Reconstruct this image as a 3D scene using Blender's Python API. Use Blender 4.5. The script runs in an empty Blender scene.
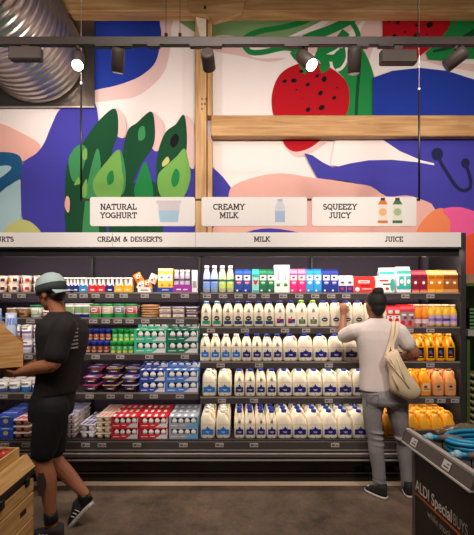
import bpy, math, random
from math import sin, cos, pi, radians
from mathutils import Vector, Matrix
random.seed(7)
S = bpy.context.scene
COL = S.collection
F = 400.0; H = 1.68; CX = 237.0; HY = 295.0     # focal length in px, eye height, horizon

# ------------------------------------------------------------------ camera
cam = bpy.data.cameras.new('camera'); camo = bpy.data.objects.new('camera', cam); COL.objects.link(camo)
camo.location = (0, 0, H); camo.rotation_euler = (pi/2, 0, 0)
cam.sensor_fit = 'HORIZONTAL'; cam.sensor_width = 36; cam.lens = 36*F/474
cam.shift_y = (HY-267.5)/474; cam.clip_start = .05
S.camera = camo
# ------------------------------------------------------------------ world and exposure
S.view_settings.view_transform = 'Standard'; S.view_settings.look = 'None'
S.view_settings.gamma = 1; S.view_settings.exposure = 0.55; S.view_settings.use_curve_mapping = False
w = bpy.data.worlds.new('world'); S.world = w; w.use_nodes = True
w.node_tree.nodes['Background'].inputs[0].default_value = (1.0, .86, .74, 1)
w.node_tree.nodes['Background'].inputs[1].default_value = 0.05
KEY = (1.0, .89, .80)
def area(name, loc, rot, sx, sy, power, color=KEY, spread=pi):
    l = bpy.data.lights.new(name, 'AREA'); l.shape = 'RECTANGLE'; l.size = sx; l.size_y = sy
    l.energy = power; l.color = color; l.spread = spread
    o = bpy.data.objects.new(name, l); COL.objects.link(o); o.location = loc; o.rotation_euler = rot
    return o
def aim(o, target):
    d = Vector(target)-o.location; o.rotation_euler = d.to_track_quat('-Z', 'Y').to_euler()
# unseen fill light added over the aisle, then lamps washing the mural wall
a = area('aisle_fill', (.1, .9, 4.4), (0, 0, 0), 3.0, .5, 62); aim(a, (.1, 1.7, 0))
for x, tx, en in ((-2.0, -2.1, 26), (-1.1, -1.2, 26), (-.2, -.2, 27), (.7, .7, 27), (1.6, 1.6, 26), (2.5, 2.6, 26)):
    l = bpy.data.lights.new('wall_wash', 'SPOT'); l.energy = en; l.color = KEY     # lamps on the wall side of the track
    l.spot_size = radians(140); l.spot_blend = 1; l.shadow_soft_size = .08
    o = bpy.data.objects.new('wall_wash', l); COL.objects.link(o); o.location = (x, 3.0, 3.36)
    aim(o, (tx, 4.45, 3.36))
l = bpy.data.lights.new('duct_fill', 'SPOT'); l.energy = 40; l.color = KEY; l.spot_size = radians(80); l.spot_blend = .9; l.shadow_soft_size = .06  # added fill to brighten the duct, no lamp hangs here
o = bpy.data.objects.new('duct_fill', l); COL.objects.link(o); o.location = (-1.2, 3.0, 3.3); aim(o, (-2.0, 4.2, 4.0))
for x in (-2.0, .0, 2.0):     # unseen spots added behind the viewer to brighten the case and signs
    l = bpy.data.lights.new('front_fill_spot', 'SPOT'); l.energy = 190; l.color = KEY
    l.spot_size = radians(52); l.spot_blend = .8; l.shadow_soft_size = .08
    o = bpy.data.objects.new('front_fill_spot', l); COL.objects.link(o); o.location = (x*.9, .3, 4.3)
    aim(o, (x, 3.5, 1.75))

# ------------------------------------------------------------------ helpers
def X(px, Y): return (px-CX)*Y/F
def Z(py, Y): return H-(py-HY)*Y/F
def lin(c):
    c = c/255.0
    return c/12.92 if c <= .04045 else ((c+.055)/1.055)**2.4
def rgb(r, g, b): return (lin(r), lin(g), lin(b), 1)
MATS = {}
def mat(name, col, rough=.5, metal=0, var=.06, scale=30, bump=0, emit=0, trans=0, sss=0, spec=.5, coat=0):
    if name in MATS: return MATS[name]
    m = bpy.data.materials.new(name); m.use_nodes = True; nt = m.node_tree; b = nt.nodes['Principled BSDF']
    c = rgb(*col)
    b.inputs['Roughness'].default_value = rough; b.inputs['Metallic'].default_value = metal
    b.inputs['Specular IOR Level'].default_value = spec
    if coat: b.inputs['Coat Weight'].default_value = coat
    if trans: b.inputs['Transmission Weight'].default_value = trans
    if sss:
        b.inputs['Subsurface Weight'].default_value = sss; b.inputs['Subsurface Scale'].default_value = .02
    if emit:
        b.inputs['Emission Color'].default_value = c; b.inputs['Emission Strength'].default_value = emit
    tc = nt.nodes.new('ShaderNodeTexCoord'); n = nt.nodes.new('ShaderNodeTexNoise'); n.inputs['Scale'].default_value = scale
    n.inputs['Detail'].default_value = 3
    nt.links.new(tc.outputs['Object'], n.inputs['Vector'])
    mx = nt.nodes.new('ShaderNodeMix'); mx.data_type = 'RGBA'
    mx.inputs['A'].default_value = tuple(max(0, v*(1-var)) for v in c[:3])+(1,)
    mx.inputs['B'].default_value = tuple(min(1, v*(1+var)) for v in c[:3])+(1,)
    nt.links.new(n.outputs['Fac'], mx.inputs['Factor']); nt.links.new(mx.outputs['Result'], b.inputs['Base Color'])
    if bump:
        bp = nt.nodes.new('ShaderNodeBump'); bp.inputs['Strength'].default_value = bump; bp.inputs['Distance'].default_value = .01
        nt.links.new(n.outputs['Fac'], bp.inputs['Height']); nt.links.new(bp.outputs['Normal'], b.inputs['Normal'])
    MATS[name] = m; return m
def wood(name, c1, c2, axis='X', scale=5, rough=.6, bump=.25):
    if name in MATS: return MATS[name]
    m = bpy.data.materials.new(name); m.use_nodes = True; nt = m.node_tree; b = nt.nodes['Principled BSDF']
    b.inputs['Roughness'].default_value = rough
    tc = nt.nodes.new('ShaderNodeTexCoord'); mp = nt.nodes.new('ShaderNodeMapping')
    sc = {'X': (.6, 9, 9), 'Y': (9, .6, 9), 'Z': (9, 9, .6)}[axis]; mp.inputs['Scale'].default_value = sc
    n = nt.nodes.new('ShaderNodeTexNoise'); n.inputs['Scale'].default_value = scale; n.inputs['Detail'].default_value = 8
    n.inputs['Distortion'].default_value = .6
    n2 = nt.nodes.new('ShaderNodeTexNoise'); n2.inputs['Scale'].default_value = 3; n2.inputs['Detail'].default_value = 4
    cr = nt.nodes.new('ShaderNodeValToRGB'); cr.color_ramp.elements[0].position = .35; cr.color_ramp.elements[1].position = .65
    cr.color_ramp.elements[0].color = rgb(*c1); cr.color_ramp.elements[1].color = rgb(*c2)
    mx = nt.nodes.new('ShaderNodeMix'); mx.data_type = 'RGBA'; mx.blend_type = 'MULTIPLY'; mx.inputs['Factor'].default_value = .35
    L = nt.links.new
    L(tc.outputs['Object'], mp.inputs['Vector']); L(mp.outputs['Vector'], n.inputs['Vector']); L(tc.outputs['Object'], n2.inputs['Vector'])
    L(n.outputs['Fac'], cr.inputs['Fac']); L(cr.outputs['Color'], mx.inputs['A']); L(n2.outputs['Fac'], mx.inputs['B'])
    L(mx.outputs['Result'], b.inputs['Base Color'])
    bp = nt.nodes.new('ShaderNodeBump'); bp.inputs['Strength'].default_value = bump; bp.inputs['Distance'].default_value = .01
    L(n.outputs['Fac'], bp.inputs['Height']); L(bp.outputs['Normal'], b.inputs['Normal'])
    MATS[name] = m; return m

class MB:
    """collects geometry for one mesh"""
    def __init__(s): s.v = []; s.f = []; s.m = []; s.s = []; s.mats = []
    def mi(s, m):
        if m not in s.mats: s.mats.append(m)
        return s.mats.index(m)
    def face(s, pts, m, sm=False):
        b = len(s.v); s.v += [tuple(p) for p in pts]; s.f.append(tuple(range(b, b+len(pts)))); s.m.append(s.mi(m)); s.s.append(sm)
    def box(s, x0, x1, y0, y1, z0, z1, m, M=None, bev=0):
        if bev > 0:
            b = min(bev, (x1-x0)/2.01, (y1-y0)/2.01, (z1-z0)/2.01)
            rings = []
            for z, i in ((z0, b), (z0+b, 0), (z1-b, 0), (z1, b)):
                r = []
                for (cx, cy, sx, sy) in ((x0, y0, 1, 1), (x1, y0, -1, 1), (x1, y1, -1, -1), (x0, y1, 1, -1)):
                    p = [(cx+sx*i, cy+sy*(i+b)), (cx+sx*(i+b), cy+sy*i)]
                    if sx*sy < 0: p.reverse()
                    r += p
                # fix order for each corner
                r = [(x0+i, y0+i+b), (x0+i+b, y0+i), (x1-i-b, y0+i), (x1-i, y0+i+b), (x1-i, y1-i-b), (x1-i-b, y1-i), (x0+i+b, y1-i), (x0+i, y1-i-b)]
                rings.append([(p[0], p[1], z) for p in r])
            s.rings(rings, m, M, sm=False); return
        P = [(x0,y0,z0),(x1,y0,z0),(x1,y1,z0),(x0,y1,z0),(x0,y0,z1),(x1,y0,z1),(x1,y1,z1),(x0,y1,z1)]
        if M: P = [tuple(M @ Vector(p)) for p in P]
        b = len(s.v); s.v += P; k = s.mi(m)
        for f in ((0,3,2,1),(4,5,6,7),(0,1,5,4),(1,2,6,5),(2,3,7,6),(3,0,4,7)):
            s.f.append(tuple(b+i for i in f)); s.m.append(k); s.s.append(False)
    def rings(s, rings, m, M=None, sm=True, cap0=True, cap1=True, loop=False):
        b = len(s.v); n = len(rings[0]); k = s.mi(m)
        for r in rings:
            for p in r: s.v.append(tuple(M @ Vector(p)) if M else tuple(p))
        R = len(rings)
        for i in range(R if loop else R-1):
            for j in range(n):
                a = b+i*n+j; c = b+i*n+(j+1) % n; d = b+((i+1) % R)*n+(j+1) % n; e = b+((i+1) % R)*n+j
                s.f.append((a, c, d, e)); s.m.append(k); s.s.append(sm)
        if not loop:
            if cap0: s.f.append(tuple(b+j for j in reversed(range(n)))); s.m.append(k); s.s.append(False)
            if cap1: s.f.append(tuple(b+(R-1)*n+j for j in range(n))); s.m.append(k); s.s.append(False)
    def loft(s, secs, m, n=16, M=None, sm=True):
        """secs: (z, rx, ry, power, cx, cy) superellipse rings"""
        rs = []
        for q in secs:
            z, rx, ry = q[:3]; p = q[3] if len(q) > 3 else 2; cx = q[4] if len(q) > 4 else 0; cy = q[5] if len(q) > 5 else 0
            r = []
            for j in range(n):
                a = 2*pi*(j+.5)/n; c, d = cos(a), sin(a); e = 2/p
                r.append((cx+rx*math.copysign(abs(c)**e, c), cy+ry*math.copysign(abs(d)**e, d), z))
            rs.append(r)
        s.rings(rs, m, M, sm)
    def tube(s, pts, rad, m, n=8, M=None, flat=1.0, sm=True):
        pts = [Vector(p) for p in pts]; rs = []
        if not hasattr(rad, '__len__'): rad = [rad]*len(pts)
        up = None
        for i, p in enumerate(pts):
            t = (pts[min(i+1, len(pts)-1)]-pts[max(i-1, 0)]).normalized()
            if up is None:
                up = Vector((0, 0, 1)) if abs(t.z) < .9 else Vector((0, 1, 0))
            u = (up-t*up.dot(t)).normalized(); v = t.cross(u); up = u
            rs.append([tuple(p+(u*cos(2*pi*j/n)*flat+v*sin(2*pi*j/n))*rad[i]) for j in range(n)])
        s.rings(rs, m, M, sm)
    def ball(s, c, r, m, n=12, k=8, M=None, R=None):
        r = r if hasattr(r, '__len__') else (r, r, r); rs = []
        for i in range(1, k):
            th = pi*i/k; q = []
            for j in range(n):
                a = 2*pi*j/n; p = Vector((r[0]*sin(th)*cos(a), r[1]*sin(th)*sin(a), -r[2]*cos(th)))
                if R: p = R @ p
                q.append(tuple(p+Vector(c)))
            rs.append(q)
        b = len(s.v); s.rings(rs, m, M, True, False, False)
        for sgn, base in ((-1, b), (1, b+(len(rs)-1)*n)):
            p = Vector((0, 0, sgn*r[2])); p = (R @ p if R else p)+Vector(c); p = M @ p if M else p
            s.v.append(tuple(p)); t = len(s.v)-1
            for j in range(n):
                f = (base+j, base+(j+1) % n, t); s.f.append(f if sgn > 0 else tuple(reversed(f))); s.m.append(s.mi(m)); s.s.append(True)
    def cyl(s, c, r, h, m, axis='Z', n=20, M=None):
        ax = {'Z': Matrix(), 'Y': Matrix.Rotation(-pi/2, 4, 'X'), 'X': Matrix.Rotation(pi/2, 4, 'Y')}[axis]
        T = Matrix.Translation(c) @ ax
        if M: T = M @ T
        s.loft([(0, r, r), (h, r, r)], m, n, T)
    def prism(s, poly, d0, d1, m, plane='XZ'):
        """poly extruded: XZ along y, XY along z, YZ along x"""
        def g(p, d): return {'XZ': (p[0], d, p[1]), 'XY': (p[0], p[1], d), 'YZ': (d, p[0], p[1])}[plane]
        b = len(s.v); n = len(poly); k = s.mi(m)
        s.v += [g(p, d0) for p in poly]+[g(p, d1) for p in poly]
        s.f.append(tuple(range(b, b+n))); s.f.append(tuple(reversed(range(b+n, b+2*n)))); s.m += [k, k]; s.s += [False]*2
        for j in range(n):
            s.f.append((b+(j+1) % n, b+j, b+n+j, b+n+(j+1) % n)); s.m.append(k); s.s.append(False)
    def build(s, name, parent=None, loc=None):
        me = bpy.data.meshes.new(name); me.from_pydata(s.v, [], s.f)
        for m in s.mats: me.materials.append(m)
        me.polygons.foreach_set('material_index', s.m); me.polygons.foreach_set('use_smooth', s.s); me.update()
        o = bpy.data.objects.new(name, me); COL.objects.link(o)
        if parent: o.parent = parent
        if loc: o.location = loc
        return o
def recalc(o):
    import bmesh
    bm = bmesh.new(); bm.from_mesh(o.data); bmesh.ops.recalc_face_normals(bm, faces=bm.faces); bm.to_mesh(o.data); bm.free(); return o
def empty(name, loc=(0, 0, 0), rz=0):
    o = bpy.data.objects.new(name, None); o.empty_display_size = .05; COL.objects.link(o); o.location = loc; o.rotation_euler = (0, 0, rz); return o
def tag(o, label, cat, group=None):
    o['label'] = label; o['category'] = cat
    if group: o['group'] = group
    return o
def struct(o): o['kind'] = 'structure'; return o
def copy_tree(o, parent=None):
    c = o.copy(); COL.objects.link(c); c.parent = parent
    for ch in o.children: copy_tree(ch, c)
    return c
def smooth_poly(pts, k=6, closed=True):
    n = len(pts); out = []
    for i in range(n if closed else n-1):
        p0, p1, p2, p3 = [pts[(i+d) % n] if closed else pts[min(max(i+d, 0), n-1)] for d in (-1, 0, 1, 2)]
        for q in range(k):
            t = q/k
            out.append(tuple(.5*((2*b)+(c-a)*t+(2*a-5*b+4*c-d)*t*t+(3*b-a-3*c+d)*t**3) for a, b, c, d in zip(p0, p1, p2, p3)))
    if not closed: out.append(pts[-1])
    return out
def ribbon(pts, w):
    """outline polygon of a stroke of width w (2-D)"""
    L, R = [], []
    for i, p in enumerate(pts):
        a = pts[max(i-1, 0)]; b = pts[min(i+1, len(pts)-1)]; dx, dy = b[0]-a[0], b[1]-a[1]; q = math.hypot(dx, dy) or 1
        ww = w[i] if hasattr(w, '__len__') else w
        L.append((p[0]-dy/q*ww/2, p[1]+dx/q*ww/2)); R.append((p[0]+dy/q*ww/2, p[1]-dx/q*ww/2))
    return L+R[::-1]
def disc(cx, cy, rx, ry=None, n=16, rot=0):
    ry = ry or rx
    return [(cx+rx*cos(a)*cos(rot)-ry*sin(a)*sin(rot), cy+rx*cos(a)*sin(rot)+ry*sin(a)*cos(rot)) for a in [2*pi*i/n for i in range(n)]]

# slab serif capitals: strokes and serif bars on a 1-high grid -> (width, strokes, serifs)
def arc(cx, cy, rx, ry, a0, a1, n=8): return [(cx+rx*cos(radians(a0+(a1-a0)*i/n)), cy+ry*sin(radians(a0+(a1-a0)*i/n))) for i in range(n+1)]
G = {
 'A': (.95, [[(.1,0),(.47,1)],[(.85,0),(.47,1)],[(.22,.34),(.73,.34)]], [(.1,0),(.85,0)]),
 'C': (.82, [arc(.45,.5,.36,.42,50,310,12)], [(.7,.86)]),
 'D': (.86, [[(.18,0),(.18,1)],[(.18,.92)]+arc(.38,.5,.36,.42,90,-90,8)+[(.18,.08)]], []),
 'E': (.78, [[(.18,0),(.18,1)],[(.1,.92),(.68,.92)],[(.1,.08),(.7,.08)],[(.18,.5),(.5,.5)],[(.68,.92),(.68,.72)],[(.7,.08),(.7,.28)]], []),
 'G': (.9, [arc(.45,.5,.36,.42,50,320,12),[(.76,.42),(.76,.08)],[(.52,.42),(.86,.42)]], []),
 'H': (.95, [[(.2,0),(.2,1)],[(.75,0),(.75,1)],[(.2,.5),(.75,.5)]], [(.2,0),(.2,1),(.75,0),(.75,1)]),
 'I': (.46, [[(.23,0),(.23,1)]], [(.23,0),(.23,1)]),
 'J': (.62, [[(.4,1),(.4,.3)]+arc(.22,.26,.18,.2,0,-150,6)], [(.4,1)]),
 'K': (.92, [[(.2,0),(.2,1)],[(.2,.4),(.72,1)],[(.35,.55),(.78,0)]], [(.2,0),(.2,1),(.74,1),(.8,0)]),
 'L': (.74, [[(.2,0),(.2,1)],[(.1,.08),(.66,.08)],[(.66,.08),(.66,.32)]], [(.2,1)]),
 'M': (1.1, [[(.2,0),(.2,1)],[(.9,0),(.9,1)],[(.2,1),(.55,.2),(.9,1)]], [(.2,0),(.16,1),(.9,0),(.94,1)]),
 'N': (.95, [[(.2,0),(.2,1)],[(.75,0),(.75,1)],[(.2,1),(.75,0)]], [(.2,0),(.14,1),(.77,1)]),
 'O': (.92, [arc(.46,.5,.36,.42,0,360,16)], []),
 'Q': (.92, [arc(.46,.5,.36,.42,0,360,16),[(.5,.2),(.8,-.12)]], []),
 'R': (.88, [[(.18,0),(.18,1)],[(.18,.92),(.42,.92)]+arc(.42,.7,.24,.22,90,-90,6)+[(.18,.48)],[(.45,.48),(.74,0)]], [(.18,0),(.78,0)]),
 'S': (.74, [arc(.37,.7,.24,.22,40,250,8)[:-1]+arc(.37,.28,.26,.22,90,-150,8)], []),
 'T': (.84, [[(.42,0),(.42,1)],[(.08,.92),(.76,.92)],[(.08,.94),(.08,.7)],[(.76,.94),(.76,.7)]], [(.42,0)]),
 'U': (.92, [[(.2,1),(.2,.35)]+arc(.46,.34,.26,.28,180,360,8)+[(.72,1)]], [(.2,1),(.72,1)]),
 'Y': (.9, [[(.14,1),(.45,.48)],[(.78,1),(.45,.48)],[(.45,.5),(.45,0)]], [(.14,1),(.78,1),(.45,0)]),
 'Z': (.8, [[(.12,.92),(.66,.92),(.12,.08),(.68,.08)],[(.12,.92),(.12,.72)],[(.68,.08),(.68,.28)]], []),
 '&': (.95, [[(.85,.08),(.3,.7)]+arc(.42,.8,.15,.13,200,0,6)+[(.25,.45)]+arc(.36,.26,.22,.2,140,320,8)+[(.8,.5)]], []),
 ' ': (.5, [], [])}
def slab(mb, text, x, z, h, y, m, centre=True, wt=.19):
    W = sum(G[c][0] for c in text)*h; x0 = x-W/2 if centre else x; d = 0
    for c in text:
        wd, st, se = G[c]
        for s_ in st:
            for a, b in zip(s_, s_[1:]):
                ln = math.hypot(b[0]-a[0], b[1]-a[1]) or 1; ex = .04/ln
                a2 = (a[0]-(b[0]-a[0])*ex, a[1]-(b[1]-a[1])*ex); b2 = (b[0]+(b[0]-a[0])*ex, b[1]+(b[1]-a[1])*ex)
                d += 1; mb.face([(x0+p[0]*h, y-(d % 7)*.00003, z+p[1]*h) for p in ribbon([a2, b2], wt)][::-1], m)
        for (sx, sz) in se:
            zz = min(max(sz, .07), .93); d += 1
            mb.face([(x0+(sx-.19)*h, y-.0003, z+(zz-.07)*h), (x0+(sx+.19)*h, y-.0003, z+(zz-.07)*h), (x0+(sx+.19)*h, y-.0003, z+(zz+.07)*h), (x0+(sx-.19)*h, y-.0003, z+(zz+.07)*h)], m)
        x0 += wd*h
def text_mesh(name, body, width, M, m, parent, bold=0, cap=None):
    """sans text from the built-in font turned into a mesh, fitted to a width"""
    cu = bpy.data.curves.new(name, 'FONT'); cu.body = body; cu.extrude = .004; cu.offset = bold
    o = bpy.data.objects.new(name, cu); COL.objects.link(o)
    bpy.context.view_layer.update()
    me = bpy.data.meshes.new_from_object(o.evaluated_get(bpy.context.evaluated_depsgraph_get()))
    COL.objects.unlink(o); bpy.data.objects.remove(o)
    xs = [v.co.x for v in me.vertices]; k = width/(max(xs)-min(xs)); x0 = min(xs); ky = cap/max(v.co.y for v in me.vertices) if cap else k
    for v in me.vertices: v.co = M @ Vector(((v.co.x-x0)*k, v.co.y*ky, v.co.z*k))
    me.materials.clear(); me.materials.append(m); me.name = name
    q = bpy.data.objects.new(name, me); COL.objects.link(q); q.parent = parent; return q

# ------------------------------------------------------------------ base materials
white_plastic = mat('white_plastic', (236, 230, 222), .4)
milk_plastic = mat('milk_plastic', (240, 228, 204), .32, sss=.25, var=.02)
black = mat('black_paint', (20, 18, 18), .45)
dark = mat('dark_steel', (42, 38, 38), .4, .3)
shelf_m = mat('shelf_enamel', (58, 52, 52), .45, .2)
chrome = mat('bright_metal', (196, 188, 182), .3, .7)
gloss_black = mat('gloss_black_panel', (14, 12, 12), .18)
sign_white = mat('sign_board', (240, 234, 230), .5, var=.02)
ink = mat('dark_ink', (35, 30, 30), .6)
paper = mat('paper_tag', (176, 166, 160), .6, var=.1, scale=60)
navy = mat('navy_print', (34, 30, 118), .4); skyb = mat('sky_blue_print', (40, 120, 205), .4)
capnavy = mat('navy_cap', (26, 44, 140), .35); capsky = mat('pale_blue_cap', (110, 170, 225), .35)
tim = wood('timber', (178, 128, 78), (214, 168, 112), 'X', 3, bump=.12)
timv = wood('timber_post', (180, 132, 82), (216, 172, 116), 'Z', 3, bump=.12)
pinew = wood('crate_pine', (214, 150, 78), (246, 200, 128), 'Y', 4)
plyw = wood('box_plywood', (208, 146, 82), (240, 188, 122), 'X', 6)

# ------------------------------------------------------------------ floor and back wall
fm = bpy.data.materials.new('polished_concrete'); fm.use_nodes = True; nt = fm.node_tree; bs = nt.nodes['Principled BSDF']
tc = nt.nodes.new('ShaderNodeTexCoord'); n1 = nt.nodes.new('ShaderNodeTexNoise'); n1.inputs['Scale'].default_value = 2.2; n1.inputs['Detail'].default_value = 12; n1.inputs['Roughness'].default_value = .78
cr = nt.nodes.new('ShaderNodeValToRGB'); cr.color_ramp.elements[0].position = .34; cr.color_ramp.elements[1].position = .68
cr.color_ramp.elements[0].color = rgb(72, 60, 50); cr.color_ramp.elements[1].color = rgb(132, 111, 94)
n2 = nt.nodes.new('ShaderNodeTexNoise'); n2.inputs['Scale'].default_value = 45; n2.inputs['Detail'].default_value = 6
mx = nt.nodes.new('ShaderNodeMix'); mx.data_type = 'RGBA'; mx.blend_type = 'OVERLAY'; mx.inputs['Factor'].default_value = .55
L = nt.links.new
L(tc.outputs['Object'], n1.inputs['Vector']); L(tc.outputs['Object'], n2.inputs['Vector']); L(n1.outputs['Fac'], cr.inputs['Fac'])
L(cr.outputs['Color'], mx.inputs['A']); L(n2.outputs['Color'], mx.inputs['B']); L(mx.outputs['Result'], bs.inputs['Base Color'])
bs.inputs['Roughness'].default_value = .42
fl = MB(); fl.box(-5, 5, -1.5, 4.7, -.1, 0, fm); struct(fl.build('floor'))
screed = mat('screed_strip', (214, 186, 160), .5, var=.15, scale=8)
st = MB(); st.box(-5, 5, 3.525, 3.6, 0, .002, screed); struct(st.build('trim_1'))
YW = 4.45
wl = MB(); wl.box(-5, 5, YW+.012, YW+.2, 0, 5.6, mat('plaster_wall', (120, 104, 92), .8)); struct(wl.build('wall_back'))

# ------------------------------------------------------------------ mural
def build_mural():
    root = empty('wall_mural', (0, YW, 2.2)); tag(root, 'large painted mural of strawberries, leaves and blue shapes on the back wall', 'mural')
    C = lambda nm, c: mat('mural_'+nm, c, .75, var=.03, scale=4, spec=.15)
    white = C('white', (236, 224, 220)); pink = C('pale_pink', (222, 188, 184)); peach = C('peach', (226, 172, 160))
    blue = C('blue', (32, 54, 148)); viol = C('violet_blue', (66, 62, 158)); olive = C('olive', (124, 158, 104)); gr = C('green', (30, 128, 64))
    dg = C('dark_green', (22, 72, 44)); lg = C('light_green', (116, 168, 82)); red = C('red', (176, 16, 30)); blk = C('black', (22, 16, 20))
    teal = C('teal', (32, 86, 128)); pale = C('pale_teal', (168, 198, 204)); yel = C('yellow_olive', (196, 194, 122)); coral = C('coral', (232, 132, 88))
    mag = C('magenta', (232, 92, 150)); orr = C('orange_red', (232, 84, 48)); nav = C('deep_navy', (34, 34, 74)); mg = C('mid_green', (62, 138, 84))
    mb = MB(); lay = [0]
    mb.box(X(-30, YW), X(520, YW), 0, .01, Z(300, YW)-2.2, Z(2, YW)-2.2, white)
    def sh(m, pts, k=5, closed=True):
        lay[0] += 1; p = smooth_poly(pts, k) if k else pts
        y = -.0005*lay[0]
        mb.face([(X(a, YW), y, Z(b, YW)-2.2) for a, b in p][::-1], m)
    def stroke(m, pts, w_): sh(m, ribbon(smooth_poly(pts, 5, False), w_), 0)
    # upper left panel
    sh(pink, [(92,8),(167,11),(171,30),(170.6,46),(163.5,73),(141,94),(118,99.5),(80,98),(60,50)])
    sh(blue, [(92,8),(153,9),(160,25),(161,38),(156,61),(145,73),(130,81),(105,88),(80,88),(60,50)])
    sh(olive, [(167,10),(196,10),(341,11),(312,26),(285,38),(213,38),(194,32),(181,23)], 0)
    # stems and berries, upper right
    sh(pink, [(213,37),(240,38),(252,57),(285,58),(268,62),(240,56),(213,50)])
    sh(pink, [(345,10),(368,10),(352,30),(300,60),(290,40),(320,28)])
    sh(pink, [(384,10),(384,56),(424,61),(440,66),(474,72),(500,80),(500,66),(440,58)], 3)
    sh(pink, [(374,12),(381,28),(369,60),(376,78),(371,82),(358,40)], 3)
    stroke(gr, [(322,8),(308,20),(285,27),(262,31),(247,37),(244,44),(250,52),(262,52.5),(285,48),(302,52)], 5.5)
    sh(gr, [(356,44),(363,50),(370,64),(374.5,82),(374,114),(362,135),(352,154),(346,140),(341,120),(349,95),(345,80),(333,66),(336,52)])
    stroke(gr, [(366,8),(350,20),(330,30),(313,36),(304,40)], 9)
    stroke(gr, [(351,22),(357,32),(360,46)], 5)
    stroke(gr, [(346,32),(336,44),(322,52),(318,60)], 9)
    stroke(dg, [(360,51),(359,70),(357,95),(356,116)], 3.2)
    sh(pink, [(283,140),(296,157),(316,150),(334,134),(310,132)])
    sh(red, [(272.6,113),(272,94),(279,76),(293,66),(311,62.5),(328,67),(343.5,78.5),(349,92),(347,113),(334,130),(322,139),(310,148),(296,152),(286,147),(279,132)])
    stroke(gr, [(292,52),(296,58),(303,64),(300,68)], 5)
    stroke(gr, [(322,44),(321,56),(326,66),(320,70)], 8); stroke(gr, [(322,58),(336,58),(343,50)], 7); stroke(gr, [(318,62),(308,68),(303,74)], 4)
    stroke(white, [(346,46),(347,58),(342,68),(336,71)], 3)
    for a, b, r, q in [(97,322,2.2,.2),(133,320,2.9,.1),(163,284,2.1,.1),(188,336,2.2,.4),(225,302,2,.8),(253,315,3,1.3),(238,370,2.6,.9),(292,388,2.2,.6),(243,427,3.1,.6),(189,435,2.6,.7),(143,357,.9,0),(303,348,.9,0),(168,390,.6,0)]:
        sh(blk, disc(260+a/3.95, b/3.95, r, r*.78, rot=-q), 0)
    sh(red, [(382,8),(382,50),(400,56),(417,59),(424,53),(437,43),(448,29),(454,8)], 0)
    for a, b, r, q in [(82,95,2.4,1.5),(121,103,2.6,1.4),(106,165,2.3,.3),(206,118,1.8,.2),(262,116,3.6,.6),(315,65,3.1,1.2),(152,148,1.3,0),(200,163,2.4,.3),(178,75,.9,0),(118,55,1.6,0),(250,160,.9,0)]:
        sh(blk, disc(370+a/4.46, b/4.46, r, r*.72, rot=-q), 0)
    sh(gr, [(454,8),(500,8),(500,60),(474,60),(440,62),(427,61),(425,54),(437,43),(448,29)], 0)
    stroke(dg, [(486,28),(468,36),(452,47),(432,53)], [9, 8, 7, 6, 6, 5, 5, 5, 5, 5, 4, 4, 4, 3, 3, 2])
    sh(blue, [(372,79),(392,72),(419,69),(446,72),(474,81),(510,96),(510,140),(372,140)], 0)
    # below the beam, right
    sh(viol, [(196,158),(215,170),(228,184),(240,205),(252,245),(190,245)])
    sh(viol, [(304,154),(312,156),(322,163),(332,168),(350,164),(372,158),(372,136),(510,136),(510,250),(380,250),(366,190),(350,182),(330,180),(318,180),(311,168)], 0)
    sh(white, [(336,134),(374,134),(384,142),(399,152),(420,161),(433,164),(433,166),(417,163),(391,160.5),(368,161),(350,164),(338,167),(330,166)], 0)
    sh(peach, [(225,250),(228,200),(234,186),(258,177),(282,174),(310,178),(334,181),(352,184),(370,187),(386,197),(405,196),(420,200),(434,210),(434,250)], 3)
    sh(viol, [(240,236),(262,229),(290,231),(320,240),(320,250),(236,250)], 3)
    sh(coral, [(414,240),(418,226),(431,212),(443,209),(450,222),(452,250),(414,250)], 3)
    sh(mag, [(441,210.5),(456,207.5),(474,212),(510,226),(510,250),(453,250),(449,222)], 3)
    sh(orr, [(452,246),(462,238),(480,230),(516,224),(516,296),(448,296)], 0)
    stroke(nav, [(436,155),(440,164),(446,174),(454,186),(461,191),(468,189),(469,180),(464,164)], 3.4)
    sh(nav, disc(436, 155, 5.8, 6.4), 0); sh(nav, disc(464, 164, 4.2, 5), 0)
    # lower left
    sh(peach, [(-20,120),(0,124),(17,131),(42,147),(25,162),(0,165),(-25,160)])
    sh(viol, [(62,110),(80,108),(98,110),(100,240),(42,236),(25,222),(22,190),(24,165),(38,154),(46,143),(53,126)], 4)
    sh(pale, [(-20,190),(0,190),(22,180),(23,225),(20,245),(-20,245)], 0)
    sh(teal, [(-20,153),(0,153),(15,154),(23,160),(22,177),(8,188),(-20,205)], 3)
    sh(pale, [(-20,168),(0,167),(10,166.5),(12.5,170),(0,180),(-20,190)], 3)
    sh(yel, [(4,240),(10,226),(22,220.5),(33,223),(43,234),(40,244)], 4)
    sh(viol, [(112,134),(126,137),(124,165),(140,168),(152,148),(164,152),(164,180),(186,178),(186,160),(198,166),(198,245),(96,245)], 0)
    sh(pink, [(116,110),(124,116),(127.5,128),(125,139),(116,134)]); sh(pink, [(151,114),(162,122),(164,133),(160,151),(152,147)]); sh(pink, [(185,118),(193,124),(195,140),(195,168),(189,166),(184,148)])
    sh(dg, [(68,168),(84,144),(98,124),(116,110),(119,134),(112,160),(104,245),(70,245)])
    sh(mg, [(70,160),(80,146),(88,152),(82,176),(74,182)]); sh(lg, [(76,184),(80,178),(82,184),(76,186)]); sh(lg, [(84,152),(88,150),(88,160),(84,160)])
    sh(mg, [(84,245),(88,190),(98,150),(102,170),(98,200),(100,245)]); sh(lg, [(83,190),(88,180),(88,196),(84,198)]); sh(peach, [(66,206),(68,197),(71,200),(71,210),(69,213)])
    sh(dg, [(151.5,113),(155.4,126),(154,147),(142,165),(130,192),(124,200),(122,170),(128,134),(138,124)])
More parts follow.
